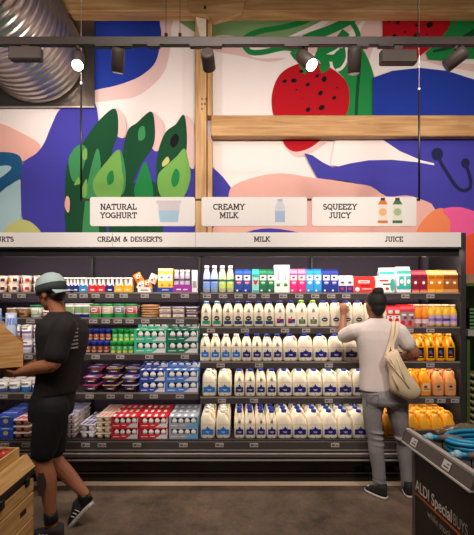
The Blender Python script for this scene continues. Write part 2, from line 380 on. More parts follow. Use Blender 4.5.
    sh(dg, [(185,117),(187,150),(178,165),(160,190),(157,170),(159,152),(166,134),(176,126)])
    sh(mg, [(140,130),(145,128),(146,138),(142,142),(139,140)]); sh(blk, disc(175, 142, 4, 7, rot=.3), 0)
    sh(dg, [(118,200),(130,186),(158,186),(160,245),(112,245)]); sh(mg, [(119,152),(124,158),(127,182),(122,196),(108,180)])
    sh(lg, [(119,151),(122,160),(123,172),(125,183),(120,200),(106,204),(96,194),(95,181),(106,165)])
    sh(gr, [(146,163),(151,176),(154,192),(152,204),(140,204),(135,192),(139,178)])
    sh(lg, [(185,150),(189,163),(191,179),(184,198),(170,204),(160,194),(158.6,177),(167,167),(177,158)])
    sh(gr, [(176,170),(180,174),(179,184),(174,188),(172,180)]); sh(gr, [(110,174),(114,172),(115,182),(110,186),(108,180)]); sh(yel, [(163,164),(168,158),(170,163),(164,168)])
    recalc(mb.build('painted_panel', root))
    # panel joints
    j = MB()
    for x in (255, 418): j.box(X(x, YW)-.002, X(x, YW)+.002, -.06, -.0585, Z(232, YW)-2.2, Z(12, YW)-2.2, mat('joint_line', (150, 140, 140), .8))
    return root
build_mural()

# timber frame on the wall
yb = YW-.062
def timber(name, x0, x1, y0, y1, dep, m, label):
    Yf = YW-.055-dep
    b = MB(); b.box(X(x0, Yf), X(x1, Yf), Yf, YW-.055, Z(y1, Yf), Z(y0, Yf), m, bev=.008)
    o = b.build(name); return tag(o, label, 'beam')
timber('timber_beam', -14, 494, -14, 11, .16, tim, 'rough timber top beam running along the upper edge of the mural')
o = timber('timber_beam', 211, 494, 115, 136, .1, tim, 'pale timber cross beam running right from the post across the mural')
pb = MB(); Yf = YW-.055-.14
pb.box(X(195, Yf), X(206.5, Yf), Yf, YW-.055, 2.13, Z(11.5, Yf), timv, bev=.008)
pb.box(X(207, Yf), X(212, Yf), Yf+.03, YW-.055, 2.13, Z(137, Yf), timv, bev=.006)
pb.box(X(207, Yf), X(212, Yf), Yf+.03, YW-.055, Z(114, Yf), Z(11.5, Yf), timv, bev=.006)
for (x, y) in [(202,99),(206,99),(202,104),(205,104),(202,109),(199,18),(209,16)]: pb.box(X(x, Yf)-.006, X(x, Yf)+.006, Yf-.003, Yf+.01, Z(y, Yf)-.012, Z(y, Yf)+.012, ink)
post = tag(pb.build('timber_post'), 'upright timber post with bolt marks between the yoghurt and milk signs', 'post')
pl = MB(); pts = [(195,12),(206,12),(206,40),(204,66),(202,66),(201,40),(197,24)]
pl.prism([(X(a, Yf-.004), Z(b, Yf-.004)) for a, b in pts], Yf-.004, Yf+.01, mat('flaked_paint', (222, 208, 188), .8, var=.2, scale=20)); recalc(pl.build('flaked_paint', post))
hb = MB(); Yh = Yf-.06
hb.prism([(X(a, Yh), Z(b, Yh)) for a, b in [(186,-8),(248,-8),(242,13),(214,21),(209,16),(190,12)]], Yh, Yh+.059, tim)
hb.cyl((X(205, Yh), Yh-.02, Z(8, Yh)), .012, .03, dark, 'Y')
tag(recalc(hb.build('timber_bracket')), 'angled timber bracket where the upright post meets the top beam', 'bracket')

# ------------------------------------------------------------------ duct and steel sheet
steel = mat('brushed_dark_steel', (110, 102, 96), .34, .9, var=.35, scale=3)
b = MB(); Ys = YW-.07; b.box(X(-30, Ys), X(94.5, Ys), Ys, YW-.06, Z(107, Ys), Z(11, Ys), steel)
b.box(X(-30, Ys), X(94.5, Ys), Ys-.01, Ys, Z(108, Ys), Z(106.5, Ys), chrome)
tag(b.build('steel_sheet'), 'dark steel wall sheet behind the round duct, upper left of the mural', 'panel')
duct_m = mat('galvanised_duct', (186, 176, 170), .3, .95, var=.15, scale=6)
b = MB(); Yd = 4.34; cxd, czd, rd = X(37, Yd), Z(56, Yd), .51
rings = []; n = 48; y = Yd
while y > 1.9:
    for dy, dr in ((0, 0), (.03, .004), (.05, .004), (.060, .013), (.072, .013), (.08, .002)):
        rings.append([(cxd+(rd+dr)*cos(2*pi*j/n), y-dy, czd+(rd+dr)*sin(2*pi*j/n)) for j in range(n)])
    y -= .086
b.rings(rings, duct_m, cap0=False, cap1=False)
dd = tag(recalc(b.build('ventilation_duct')), 'large ribbed spiral metal ventilation duct in the top left corner', 'duct')

# ------------------------------------------------------------------ lighting track and lamps
YT = 2.9; track_m = mat('track_black', (78, 66, 62), .42)
lamp_m = mat('lamp_housing', (88, 76, 70), .5); lens_m = mat('lit_lens', (255, 246, 230), .3, emit=9)
tr = empty('lighting_track', (0, YT, Z(42, YT))); tag(tr, 'long black lighting track hung across the top in front of the mural', 'lighting track')
zt = Z(42, YT)
b = MB(); b.box(X(-30, YT), X(500, YT), -.02, .02, -.03, .03, track_m, bev=.004); b.build('rail', tr)
for i, (x0, x1) in enumerate([(96,133),(190,222),(148,160),(284,308),(356,368),(378,392)]):
    b = MB(); b.box(X(x0, YT), X(x1, YT), -.024, .016, -.042, -.0305, track_m); b.build('connector', tr)
for x in (166, 180, 418):
    b = MB(); b.tube([(X(x, YT), 0, .03), (X(x, YT), 0, 1.4)], .0022, dark, 6); b.cyl((X(x, YT), 0, .03), .012, .03, dark); b.build('suspension_wire', tr)
def spot(px, py, ln, r, yaw, pitch, label, lit=False, drop=.07):
    root = empty('track_spotlight', (X(px, YT), YT, zt-.03)); tag(root, label, 'spotlight', 'spotlights along the lighting track')
    b = MB(); b.cyl((0, 0, -.03), .014, .03, lamp_m); b.tube([(0, 0, -.02), (0, 0, -drop)], .007, lamp_m); b.build('bracket', root)
    c = Vector((0, 0, -drop-.03)); M = Matrix.Translation(c) @ Matrix.Rotation(yaw, 4, 'Z') @ Matrix.Rotation(pitch, 4, 'X')
    # barrel axis: local -Z points out of the lamp
    b = MB(); b.loft([(ln*.45, r*.86, r*.86), (ln*.47, r*.95, r*.95), (ln*.3, r, r), (-ln*.52, r, r), (-ln*.53, r*.9, r*.9)], lamp_m, 24, M); recalc(b.build('housing', root))
    b = MB(); b.loft([(-ln*.545, r*.84, r*.84), (-ln*.532, r*.84, r*.84)], lens_m if lit else mat('dark_glass', (90, 82, 76), .15), 24, M); b.build('lens', root)
    return root
spot(78, 46, .16, .045, radians(18), radians(-38), 'lit black spotlight below the duct, leftmost spot on the track', True)
spot(118, 46, .155, .045, radians(22), radians(22), 'dark unlit-looking spotlight over the blue mural shape, second from left')
spot(208, 44, .13, .048, radians(-5), radians(64), 'spotlight seen end-on in front of the timber post')
spot(306, 46, .16, .05, radians(35), radians(-42), 'lit spotlight above the big strawberry on the mural', True)
spot(354, 46, .17, .047, radians(-10), radians(14), 'black spotlight hanging upright above the leaf right of the strawberry')
spot(456, 46, .15, .048, radians(60), radians(58), 'tilted spotlight at the right end of the track', drop=.06)
for (x0, x1, y0, y1, lab) in [(10, 42, 48, 61, 'flat black driver box on the track in front of the duct'), (380, 416, 51, 64.5, 'flat black driver box on the track under the second strawberry')]:
    b = MB(); zc = Z(y0, YT)-zt; ro = empty('track_driver_box', (X((x0+x1)/2, YT), YT, zt-.03)); tag(ro, lab, 'lamp box')
    hw = X(x1, YT)-X(x0, YT); b.box(-hw/2, hw/2, -.03, .03, Z(y1, YT)-zt+.03, min(zc+.03, -.014), lamp_m, bev=.008); b.build('housing', ro)
    b = MB(); b.box(-.03, .03, -.012, .012, zc+.028, -.001, lamp_m); b.build('bracket', ro)

# ------------------------------------------------------------------ hanging signs
YS = 3.42
sg = empty('hanging_sign_frame', (0, YS+.02, Z(199, YS))); tag(sg, 'thin black hanging frame carrying the three white category signs', 'sign frame')
b = MB(); zz = Z(199.5, YS)
b.box(X(80, YS), X(421, YS), 0, .012, -.008, .008, black); b.build('cross_bar', sg)
for x, yt in ((80, 84), (420.5, 90)):
    b = MB(); b.tube([(X(x, YS), .006, -.01), (X(x, YS), .006, Z(yt, YS)-zz)], .009, black); b.build('rod', sg)
    b = MB(); b.tube([(X(x, YS), .006, Z(yt, YS)-zz), (X(x, YS), .006, 3.2)], .0018, chrome, 6); b.ball((X(x, YS), .006, Z(yt, YS)-zz+.02), .012, chrome); b.build('suspension_wire', sg)
sign_edge = mat('sign_joint', (160, 150, 146), .6)  # darker grey for the joints between header panels
def sign(x0, x1, lines, label, art, tx, hgt=.05):
    r = empty('category_sign', (X((x0+x1)/2, YS), YS, Z(226, YS))); tag(r, label, 'sign', 'white category signs above the display case')
    W = X(x1, YS)-X(x0, YS); Hh = Z(197, YS)-Z(226, YS); cr_ = .02
    P = arc(W/2-cr_, Hh-cr_, cr_, cr_, 0, 90, 4)+arc(-W/2+cr_, Hh-cr_, cr_, cr_, 90, 180, 4)+arc(-W/2+cr_, cr_, cr_, cr_, 180, 270, 4)+arc(W/2-cr_, cr_, cr_, cr_, 270, 360, 4)
    b = MB(); b.prism(P, 0, .018, sign_white); recalc(b.build('board', r))
    b = MB()
    for i, t in enumerate(lines): slab(b, t, X(tx, YS)-r.location.x, Z((209.7, 218.2)[i], YS)-r.location.z, hgt, -.0008, ink)
    b.build('lettering', r)
    b = MB()
    for m, kind, *p in art:
        q = [(X(a, YS)-r.location.x, -.0008-.0002*len(b.f), Z(c, YS)-r.location.z) for a, c in p[0]]; b.face(q, m)
    recalc(b.build('picture', r))
mb_ = lambda n, c: mat('sign_'+n, c, .6)
def rect(x0, x1, y0, y1): return [(x0, y0), (x1, y0), (x1, y1), (x0, y1)]
sign(90, 195, ['NATURAL', 'YOGHURT'], 'white sign reading NATURAL YOGHURT with a tub picture', [
    (mb_('lilac', (214, 204, 208)), 'p', rect(156.5, 181, 200.5, 203.5)), (mb_('lilac', (214, 204, 208)), 'p', [(158,203.5),(180,203.5),(179.4,210.5),(158.6,210.5)]), (mb_('ice', (166, 200, 222)), 'p', [(158.6,210.5),(179.4,210.5),(178,222),(160,222)])], 118.5)
sign(201.5, 307, ['CREAMY', 'MILK'], 'white sign reading CREAMY MILK with a bottle picture', [
    (mb_('lid', (176, 188, 198)), 'p', rect(277.5, 282.5, 199, 201.5)), (mb_('glass', (212, 218, 226)), 'p', [(278,201.5),(282,201.5),(285,206),(285,222),(275,222),(275,206)]), (mb_('blue', (168, 192, 220)), 'p', rect(275, 285, 211, 222))], 229)
def jb(x, body, cap): return [(mb_('jcap', (50, 40, 36)), 'p', rect(x-2.2, x+2.2, 197.8, 200.5)), (body, 'p', [(x-2.6,200.5),(x+2.6,200.5),(x+5,204.5),(x-5,204.5)]), (mb_('cream', (232, 226, 212)), 'p', rect(x-4.6, x+4.6, 204.5, 221)), (cap, 'p', disc(x, 212, 3.8)), (body, 'p', rect(x-5, x+5, 220.5, 223))]
sign(312, 416.5, ['SQUEEZY', 'JUICY'], 'white sign reading SQUEEZY JUICY with two juice bottle pictures', jb(382.8, mb_('orange', (226, 112, 30)), mb_('peach', (240, 178, 120)))+jb(397.4, mb_('green', (60, 110, 60)), mb_('sage', (168, 190, 140))), 340)

# ------------------------------------------------------------------ the refrigerated display case
YH_ = 3.47; YF, YD, YB = 3.62, 3.50, 4.22            # shelf fronts, deck front, back panel
case = empty('refrigerated_display_case', (0, YF, 0)); tag(case, 'long dark refrigerated display case holding milk, yoghurt and juice', 'display case')
XL, XR = X(-40, YF), X(460, YF); XD = X(465, YD)
def cpart(name, *boxes):
    b = MB()
    for q in boxes: b.box(q[0], q[1], q[2]-YF, q[3]-YF, q[4], q[5], q[6], bev=q[7] if len(q) > 7 else 0)
    return b.build(name, case)
# perforated back panel material
pm = bpy.data.materials.new('perforated_panel'); pm.use_nodes = True; nt = pm.node_tree; bs = nt.nodes['Principled BSDF']
tc = nt.nodes.new('ShaderNodeTexCoord'); mp = nt.nodes.new('ShaderNodeMapping'); mp.inputs['Scale'].default_value = (55, 1, 55)
vo = nt.nodes.new('ShaderNodeTexVoronoi'); vo.inputs['Scale'].default_value = 1; vo.inputs['Randomness'].default_value = 0
cr = nt.nodes.new('ShaderNodeValToRGB'); cr.color_ramp.elements[0].position = .26; cr.color_ramp.elements[1].position = .34
cr.color_ramp.elements[0].color = rgb(8, 6, 9); cr.color_ramp.elements[1].color = rgb(66, 57, 70)
L = nt.links.new; L(tc.outputs['Object'], mp.inputs['Vector']); L(mp.outputs['Vector'], vo.inputs['Vector']); L(vo.outputs['Distance'], cr.inputs['Fac']); L(cr.outputs['Color'], bs.inputs['Base Color'])
bs.inputs['Roughness'].default_value = .6; bs.inputs['Specular IOR Level'].default_value = .2
cpart('back_panel', (XL, XR, YB, YB+.03, .3, 2.08, pm))
cpart('top_panel', (XL, X(461, YH_), YD-.02, YB+.05, 2.085, 2.12, dark), (XL, X(461, YH_), YD-.0, YD+.03, 2.02, 2.085, black))
cpart('end_panel', (X(460, YF), X(465, YF), YF-.015, YB+.05, 0.02, 2.24, mat('end_panel_grey', (48, 44, 46), .5)))
cpart('end_panel', (XL-.03, XL, YF-.015, YB+.05, .02, 2.24, mat('end_panel_grey', (48, 44, 46), .5)))
for px in (92, 199.3, 312, 421):
    b = MB(); b.box(X(px, YB-.03)-.012, X(px, YB-.03)+.012, YB-.03-YF, YB-YF, .4, 2.08, dark); b.build('upright', case)
SH = {}   # shelf name -> (z surface, x0, x1, front y)
def shelf(key, py, x0, x1):
    z = Z(py, YF); a, c = X(x0, YF), X(x1, YF)
    o = cpart('shelf', (a, c, YF, YF+.46, z-.018, z, shelf_m), (a, c, YF-.006, YF, z-.062, z-.002, mat('price_rail', (70, 62, 62), .45)), (a, c, YF-.009, YF, z-.012, z, mat('rail_edge', (158, 148, 144), .4, .4)))
    SH[key] = (z, YF); return o
for k, y in zip(('L1', 'L2', 'L3', 'L4'), (292.2, 317.6, 353.2, 392.6)): shelf(k, y, -40, 198.4)
for k, y in zip(('R1', 'R2', 'R3', 'R4'), (292.6, 326.8, 361.6, 396.8)): shelf(k, y, 200.2, 459.8)
zd = Z(438.6, 3.56); SH['L5'] = SH['R5'] = (zd, 3.54)
cpart('deck', (XL, XR, YD+.03, YB, zd-.03, zd, shelf_m), (XL, XD, YD, YD+.03, zd-.02, zd+.004, dark))
b = MB()    # air grille teeth along the deck front
for i in range(230):
    x = XL+(XR-XL)*i/230; b.box(x, x+.012, YD+.002-YF-.004, YD+.028-YF, zd+.004, zd+.010, shelf_m)
b.build('air_grille', case)
cpart('deck_price_rail', (XL, XD, YD-.03, YD, Z(448.5, YD), Z(441, YD), mat('deck_rail_grey', (84, 76, 73), .4, .3)), (XL, XD, YD-.036, YD-.028, Z(449.5, YD), Z(448.2, YD), chrome))
cpart('front_panel', (XL, XD, YD-.015, YD+.02, Z(462, YD), Z(448.5, YD), mat('front_panel_brown', (46, 40, 38), .4, .2)))
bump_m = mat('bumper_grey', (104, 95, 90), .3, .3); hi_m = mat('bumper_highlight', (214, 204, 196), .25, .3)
cpart('bumper_rail', (XL, XD, YD-.045, YD-.012, Z(455.6, YD), Z(451.6, YD), bump_m, .005), (XL, XD, YD-.048, YD-.04, Z(452.3, YD), Z(451.3, YD), hi_m), (XL, XD, YD-.04, YD-.012, Z(459.2, YD), Z(457.9, YD), mat('bumper_low_highlight', (176, 164, 154), .3, .3)))  # pale strips put the bumper's highlight lines into its colour
cpart('kick_plate', (XL, XD, YD+.10, YD+.14, 0.0, Z(461, YD), gloss_black), (XL, XD, YD+.02, YD+.14, Z(467, YD), Z(461, YD), gloss_black), (XL, XD, YD+.085, YD+.10, Z(473.5, YD+.09), Z(472, YD+.09), mat('kick_trim', (90, 80, 76), .4)))
# header sign
YH = YD-.03
hd = MB(); hd.box(X(-30, YH), X(461, YH), YH-YF, YH+.03-YF, Z(247, YH), Z(232.4, YH), sign_white); hdo = hd.build('header_sign', case)
b = MB()
for t, x in (('YOGHURTS', -4), ('CREAM & DESSERTS', 130), ('MILK', 262), ('JUICE', 394)):
    slab(b, t, X(x, YH), Z(241.7, YH), .044, YH-YF-.0008, ink, wt=.2)
b.build('lettering', hdo)
b = MB()
for x in (112.5, 195.5): b.box(X(x, YH)-.0015, X(x, YH)+.0015, YH-YF-.0008, YH-YF, Z(247, YH), Z(232.4, YH), sign_edge)
b.build('panel_joint', hdo)
cpart('header_edge', (X(-30, YH), X(461, YH), YH-.002, YH+.03, Z(249, YH), Z(247, YH), black))
# case lighting: LED strips under the canopy and under every shelf
led = mat('led_strip', (255, 240, 224), .4, emit=3)
LED = (1, .88, .78)
for xa, xb, warm in ((-40, 198, 0), (201, 459, 1)):
    x0, x1 = X(xa, YF), X(xb, YF)
    cpart('light_strip', (x0, x1-.12, YD+.035, YD+.055, 2.075, 2.084, led))
    a = area('canopy_led', ((x0+x1)/2, YD+.06, 2.07), (0, 0, 0), x1-x0, .03, 8.5 if warm else 6.5, LED); aim(a, ((x0+x1)/2, YF+.35, 1.5))
    for k in (('R1', 'R2', 'R3', 'R4') if warm else ('L1', 'L2', 'L3', 'L4')):
        z = SH[k][0]
        a = area('shelf_led', ((x0+x1)/2, YF+.012, z-.022), (0, 0, 0), x1-x0, .015, 2.2 if warm else 1.4, LED)
        a.rotation_euler = (radians(38), 0, 0)
# price tags
b = MB(); b.box(-.036, .036, -.004, 0, -.017, .017, paper)
for i, (a0, a1, zz_) in enumerate(((-.028, .0, .004), (-.028, -.004, -.004), (.006, .03, -.002))): b.box(a0, a1, -.0045, -.004, zz_-.003, zz_+.003, ink)
pt = b.build('price_tag', case); first = True
TAGS = {'L1': [7.5,22,73,84,96,110,124,145,166,185], 'L2': [31,93.6,106,118,130,145.5,180], 'L3': [29,96,120.5,149.5,185], 'L4': [4,29,90,111,129,154,180],
        'R1': [207,223,238.6,252,265.5,283,299,315,331,346,405,430], 'R2': [211,245,285,306,334,409,430], 'R3': [220.7,259,328.5,430], 'R4': [222,254,328.5,429,441,454.5],
        'D': [5,26,60,85.5,102,137,183.5,219.5,254,335]}
for k, xs in TAGS.items():
    for x in xs:
        o = pt if first else pt.copy()
        if not first: COL.objects.link(o)
        first = False
        if k == 'D': o.location = (X(x, YD-.03), YD-.031-YF, Z(445, YD-.03))
        else: o.location = (X(x, YF), -.0065, SH[k][0]-.033)

# ------------------------------------------------------------------ products
REG = []
class Proto:
    def __init__(s, fn, *a, **k): s.fn, s.a, s.k, s.root = fn, a, k, None
    def new(s):
        if s.root is None: s.root = s.fn(*s.a, **s.k); return s.root
        return copy_tree(s.root)
WHERE = {'L1': 'left top shelf', 'L2': 'left second shelf', 'L3': 'left third shelf', 'L4': 'left fourth shelf', 'L5': 'left bottom deck',
         'R1': 'right top shelf', 'R2': 'right second shelf', 'R3': 'right third shelf', 'R4': 'right fourth shelf', 'R5': 'right bottom deck'}
def place(proto, key, px, depth, desc, cat, row=0, pitch=None, lift=0, tier=None, rz=0, sx=1, gap=.012, jit=1):
    """stand a product on a shelf; px is where its front face centre stands across the front row"""
    z, yf = SH[key]; y = yf+gap+depth/2+row*(pitch or depth*1.055)
    yfr = yf+gap
    o = proto.new(); o.location = (X(px, yfr)+random.uniform(-.0012, .0012)*jit, y+random.uniform(0, .0012)*jit, z+lift+.0006)
    o.rotation_euler = (0, 0, rz+random.uniform(-.014, .014)*jit); o.scale = (sx, 1, 1)
    REG.append((o, desc, cat, key, row, tier)); return o
ORD = ['leftmost', 'second from left', 'third from left', 'fourth from left', 'fifth from left', 'sixth from left', 'seventh from left', 'eighth from left', 'ninth from left', 'tenth from left', 'eleventh from left', 'twelfth from left']
ROWS = ['front row', 'second row', 'third row', 'fourth row', 'fifth row']
def finish_labels():
    from collections import defaultdict
    g = defaultdict(list)
    for r in REG: g[(r[1], r[3], r[4], r[5])].append(r)
    whole = defaultdict(set); tot = defaultdict(int)
    for (d, k, row, t), l in g.items(): whole[(d, k)].add((row, t)); tot[(d, k)] += len(l)
    for (d, k, row, t), l in g.items():
        l.sort(key=lambda r: r[0].location.x)
        rows = {a for a, c in whole[(d, k)]}
        for i, r in enumerate(l):
            bits = [d]
            if t: bits.append(t)
            if len(rows) > 1: bits.append(ROWS[row])
            if len(l) > 1: bits.append(ORD[i] if i < len(l)-1 or i < 2 else 'rightmost')
            r[0]['label'] = ', '.join(bits)+', on '+WHERE[k]; r[0]['category'] = r[2]
            if tot[(d, k)] > 1: r[0]['group'] = d+' run on '+WHERE[k]

def art(parent, name, items, y0):
    b = MB()
    for i, (m, P) in enumerate(items): b.face([(p[0], y0-.0006-.0003*i, p[1]) for p in P], m)
    return recalc_front(b.build(name, parent))
def recalc_front(o): return o
def R(x0, x1, z0, z1): return [(x0, z0), (x1, z0), (x1, z1), (x0, z1)]

def milk_bottle(w_, h, wide, capm, items, body=milk_plastic, d=.094):
    r = empty('milk_bottle'); hx, hy = w_/2, d/2
    b = MB()
    if wide:
        b.loft([(0, hx*.88, hy*.88, 4), (.006, hx*.97, hy*.97, 4), (h*.05, hx, hy, 5), (h*.5, hx, hy, 5), (h*.60, hx*.97, hy*.96, 4, -.001), (h*.72, hx*.80, hy*.88, 3, -.011), (h*.82, hx*.62, hy*.74, 2.6, -.014), (h*.885, .032, .030, 2, -.010), (h*.93, .018, .018, 2, -.006)], body, 20)
        b.tube([(.006, 0, h*.90), (.030, 0, h*.88), (hx*.74, 0, h*.80), (hx-.012, 0, h*.66), (hx-.014, 0, h*.52)], [.011, .012, .0115, .0115, .013], body, 10)
        cx_ = -.006
    else:
        b.loft([(0, hx*.88, hy*.88, 4), (.006, hx*.97, hy*.97, 4), (h*.05, hx, hy, 5), (h*.54, hx, hy, 5), (h*.64, hx*.97, hy*.90, 4, 0, .003), (h*.76, hx*.84, hy*.68, 3, 0, .012), (h*.85, hx*.66, hy*.56, 2.4, 0, .010), (h*.905, .024, .022, 2, 0, .002), (h*.94, .018, .018)], body, 20)
        b.tube([(0, -.006, h*.90), (0, -hy*.5, h*.84), (0, -hy*.86, h*.72), (0, -hy*.86, h*.58)], [.011, .011, .011, .014], body, 10)
        cx_ = 0
    b.build('bottle_body', r)
    b = MB(); b.loft([(h*.91, .0235, .0235, 2, cx_), (h*.995, .0235, .0235, 2, cx_), (h, .021, .021, 2, cx_)], capm, 16); b.build('cap', r)
    art(r, 'printed_label', items, -hy)
    return r
wp = mat('print_white', (240, 236, 232), .5); gp = mat('print_green', (30, 120, 74), .4); dkg = mat('print_dark_green', (22, 74, 48), .4)
brn = mat('print_brown', (66, 44, 50), .4); redp = mat('print_red', (206, 30, 40), .4); yelp = mat('print_yellow', (244, 190, 40), .4); tealp = mat('print_teal', (48, 172, 158), .4)
gryp = mat('print_grey', (150, 148, 150), .5)
def blob(w_, m, z0=.034, z1=.094): return (m, [(-w_*.5, z0+.006), (-w_*.42, z0+.001), (-w_*.2, z0+.004), (-w_*.05, z0), (w_*.1, z0+.003), (w_*.32, z0), (w_*.42, z0+.006), (w_*.5, z0+.010), (w_*.47, z0+.026), (w_*.5, z1-.016), (w_*.38, z1-.008), (w_*.22, z1-.010), (w_*.14, z1), (0, z1+.003), (-w_*.12, z1-.002), (-w_*.22, z1-.010), (-w_*.4, z1-.008), (-w_*.5, z1-.018), (-w_*.46, z0+.026)])
def crest(z, m, w_=.04): return [(m, disc(0, z+.012, .007)), (m, disc(-.022, z+.008, .0035)), (m, disc(.02, z+.007, .003)), (m, R(-.004, .004, .010, .018)), (mat('seam_line', (196, 186, 170), .5), R(-w_, w_, .124, .1265)), (wp, R(-.018, .018, .060, .064)), (wp, R(-.010, .014, .052, .055))]  # the bottle's seam is a thin darker line
def round_art(band): return [(brn, disc(0, .076, .025, .022)), (wp, R(-.014, .014, .073, .078)), (band, R(-.033, .033, .022, .049)), (gp, R(-.033, .033, .049, .054)), (gryp, R(-.012, .012, .108, .111))]
P_round_sky = Proto(milk_bottle, .0935, .232, False, capsky, round_art(mat('band_green', (40, 140, 110), .4)))
P_round_navy = Proto(milk_bottle, .0935, .232, False, capnavy, round_art(mat('band_navy', (30, 60, 100), .4)))
P_pur = Proto(milk_bottle, .098, .236, False, capnavy, [(mat('purple_print', (76, 34, 110), .4), R(-.03, .034, .03, .07)), (redp, R(-.03, .0, .052, .074)), (skyb, R(.004, .034, .03, .044)), (navy, disc(0, .084, .006))])
P_grn = Proto(milk_bottle, .104, .240, False, mat('lime_cap', (140, 200, 60), .4), [(dkg, R(-.028, .03, .026, .066)), (wp, R(-.016, .016, .05, .054)), (mat('lime_print', (150, 190, 60), .4), R(-.022, .022, .036, .04)), (dkg, disc(0, .078, .008))])
P_brn = Proto(milk_bottle, .101, .236, True, capnavy, [(mat('ink_navy_brown', (44, 40, 62), .4), disc(0, .064, .028, .02)), (wp, R(-.016, .016, .061, .066)), (mat('ink_navy_brown', (44, 40, 62), .4), R(-.02, .02, .032, .035)), (gryp, R(-.014, .014, .092, .095))])
P_n_sky = Proto(milk_bottle, .0935, .246, False, white_plastic, [blob(.070, skyb)]+crest(.088, navy))
P_n_navy = Proto(milk_bottle, .0935, .246, False, capnavy, [blob(.070, navy)]+crest(.088, navy))
P_w_navy = Proto(milk_bottle, .134, .246, True, capnavy, [blob(.108, navy)]+crest(.09, navy, .055), d=.1)
P_w_sky = Proto(milk_bottle, .128, .246, True, white_plastic, [blob(.108, skyb)]+crest(.088, navy, .052), d=.1)
def run(proto, key, xs, depth, desc, cat, rows=1, **k):
    for row in range(rows):
        for x in xs: place(proto, key, x, depth, desc, cat, row=row, **k)
def lsp(a, b, n): return [a+(b-a)*i/(n-1) for i in range(n)]
MD = .096
run(P_round_sky, 'R2', [206, 217], MD, 'milk bottle with round label and pale blue cap', 'milk bottle')
run(P_round_navy, 'R2', lsp(228, 269.3, 5), MD, 'milk bottle with round label and navy cap', 'milk bottle')
run(P_pur, 'R2', [280.2, 291.5], MD, 'milk bottle with purple and red label', 'milk bottle')
run(P_grn, 'R2', [302, 313.5], MD, 'milk bottle with dark green label and lime cap', 'milk bottle')
run(P_brn, 'R2', [325, 336.4, 347.8, 359.2, 370.6, 382], .1, 'milk bottle with oval dark label', 'milk bottle')
run(P_n_sky, 'R3', [205, 215.4, 225.8, 236.2], MD, 'slim milk bottle with sky blue label', 'milk bottle')
run(P_n_navy, 'R3', [246.6, 257, 267.4, 277.6], MD, 'slim milk bottle with navy label', 'milk bottle')
run(P_w_navy, 'R3', lsp(290.8, 397, 8), .103, 'wide milk jug with navy label', 'milk jug')
for key in ('R4', 'R5'):
    rows = 4 if key == 'R5' else 2
    dx = 0 if key == 'R5' else .8
    run(P_w_sky, key, [208.5+dx, 224+dx] if key == 'R4' else [207.6, 223.3], .103, 'wide milk jug with sky blue label', 'milk jug', rows)
    run(P_n_navy, key, [239.4, 250.2, 261, 271.8], MD, 'slim milk bottle with navy label', 'milk bottle', rows)
    run(P_w_navy, key, lsp(285, 376, 7), .103, 'wide milk jug with navy label', 'milk jug', rows)

# cartons -------------------------------------------------------------
def carton(w_, h, bodym, items, topm=None, d=None, name='drink_carton', gable=True, cap=None):
    r = empty(name); d = d or w_; hx, hy = w_/2, d/2; zb = h*.80 if gable else h
    b = MB(); b.box(-hx, hx, -hy, hy, 0, zb, bodym, bev=.0015); b.build('carton_body', r)
    if gable:
        b = MB(); t = topm or wp; zr = h*.93
        b.face([(-hx, -hy, zb), (hx, -hy, zb), (hx*.98, -.002, zr), (-hx*.98, -.002, zr)], t); b.face([(hx, hy, zb), (-hx, hy, zb), (-hx*.98, .002, zr), (hx*.98, .002, zr)], t)
        b.face([(hx, -hy, zb), (hx, hy, zb), (hx*.75, 0, zr)], t); b.face([(-hx, hy, zb), (-hx, -hy, zb), (-hx*.75, 0, zr)], t)
        b.box(-hx, hx, -.002, .002, zr-.002, h, t); b.build('carton_top', r)
    if cap:
        b = MB(); b.cyl((0, -hy*.45, h*.86) if gable else (0, 0, h), .013, .016, cap); b.build('cap', r)
    art(r, 'printed_label', items, -hy)
    return r
def carton_art(w_, h, main, second, spot_m): 
    hx = w_/2
    return [(wp, R(-hx*.86, hx*.86, h*.52, h*.74)), (second, disc(-hx*.1, h*.64, hx*.4, h*.05)), (spot_m, disc(0, h*.42, hx*.6, h*.08)), (wp, R(-hx*.5, hx*.5, h*.40, h*.43)), (second, R(-hx*.9, hx*.9, h*.02, h*.1)), (wp, disc(-hx*.4, h*.09, hx*.25, h*.04))]
def ct(name, col): return mat('carton_'+name, col, .4)
cW, cH = .0685, .214
c_blue = Proto(carton, cW, cH, ct('blue', (34, 74, 160)), carton_art(cW, cH, None, ct('navy', (30, 44, 120)), ct('rose', (216, 60, 90))), topm=ct('blue', (34, 74, 160)))
c_teal = Proto(carton, .062, cH, ct('pale_teal', (150, 214, 206)), [(redp, smooth_poly([(0, .07), (.02, .1), (.016, .116), (0, .108), (-.016, .116), (-.02, .1)], 3)), (tealp, R(-.028, .028, .0, .02)), (tealp, R(-.028, .028, .14, .17))], topm=tealp)
c_green = Proto(carton, cW, cH, ct('green', (28, 112, 76)), carton_art(cW, cH, None, ct('deep_green', (20, 84, 58)), ct('mint', (120, 180, 120))), topm=ct('green', (28, 112, 76)))
c_pink = Proto(carton, cW, cH+.002, ct('pink', (232, 44, 126)), carton_art(cW, cH, None, ct('rose_red', (214, 30, 90)), ct('light_pink', (246, 120, 170))), topm=ct('rose_light', (240, 120, 160)))
c_lb = Proto(carton, cW, cH+.002, ct('cyan', (54, 158, 220)), carton_art(cW, cH, None, ct('azure', (30, 120, 200)), ct('pale_cyan', (170, 214, 240))), topm=ct('azure', (30, 120, 200)))
c_navy = Proto(carton, .074, cH, ct('navy_blue', (36, 50, 140)), carton_art(cW, cH, None, ct('navy', (30, 44, 120)), ct('periwinkle', (120, 130, 210))), topm=ct('navy', (30, 44, 120)))
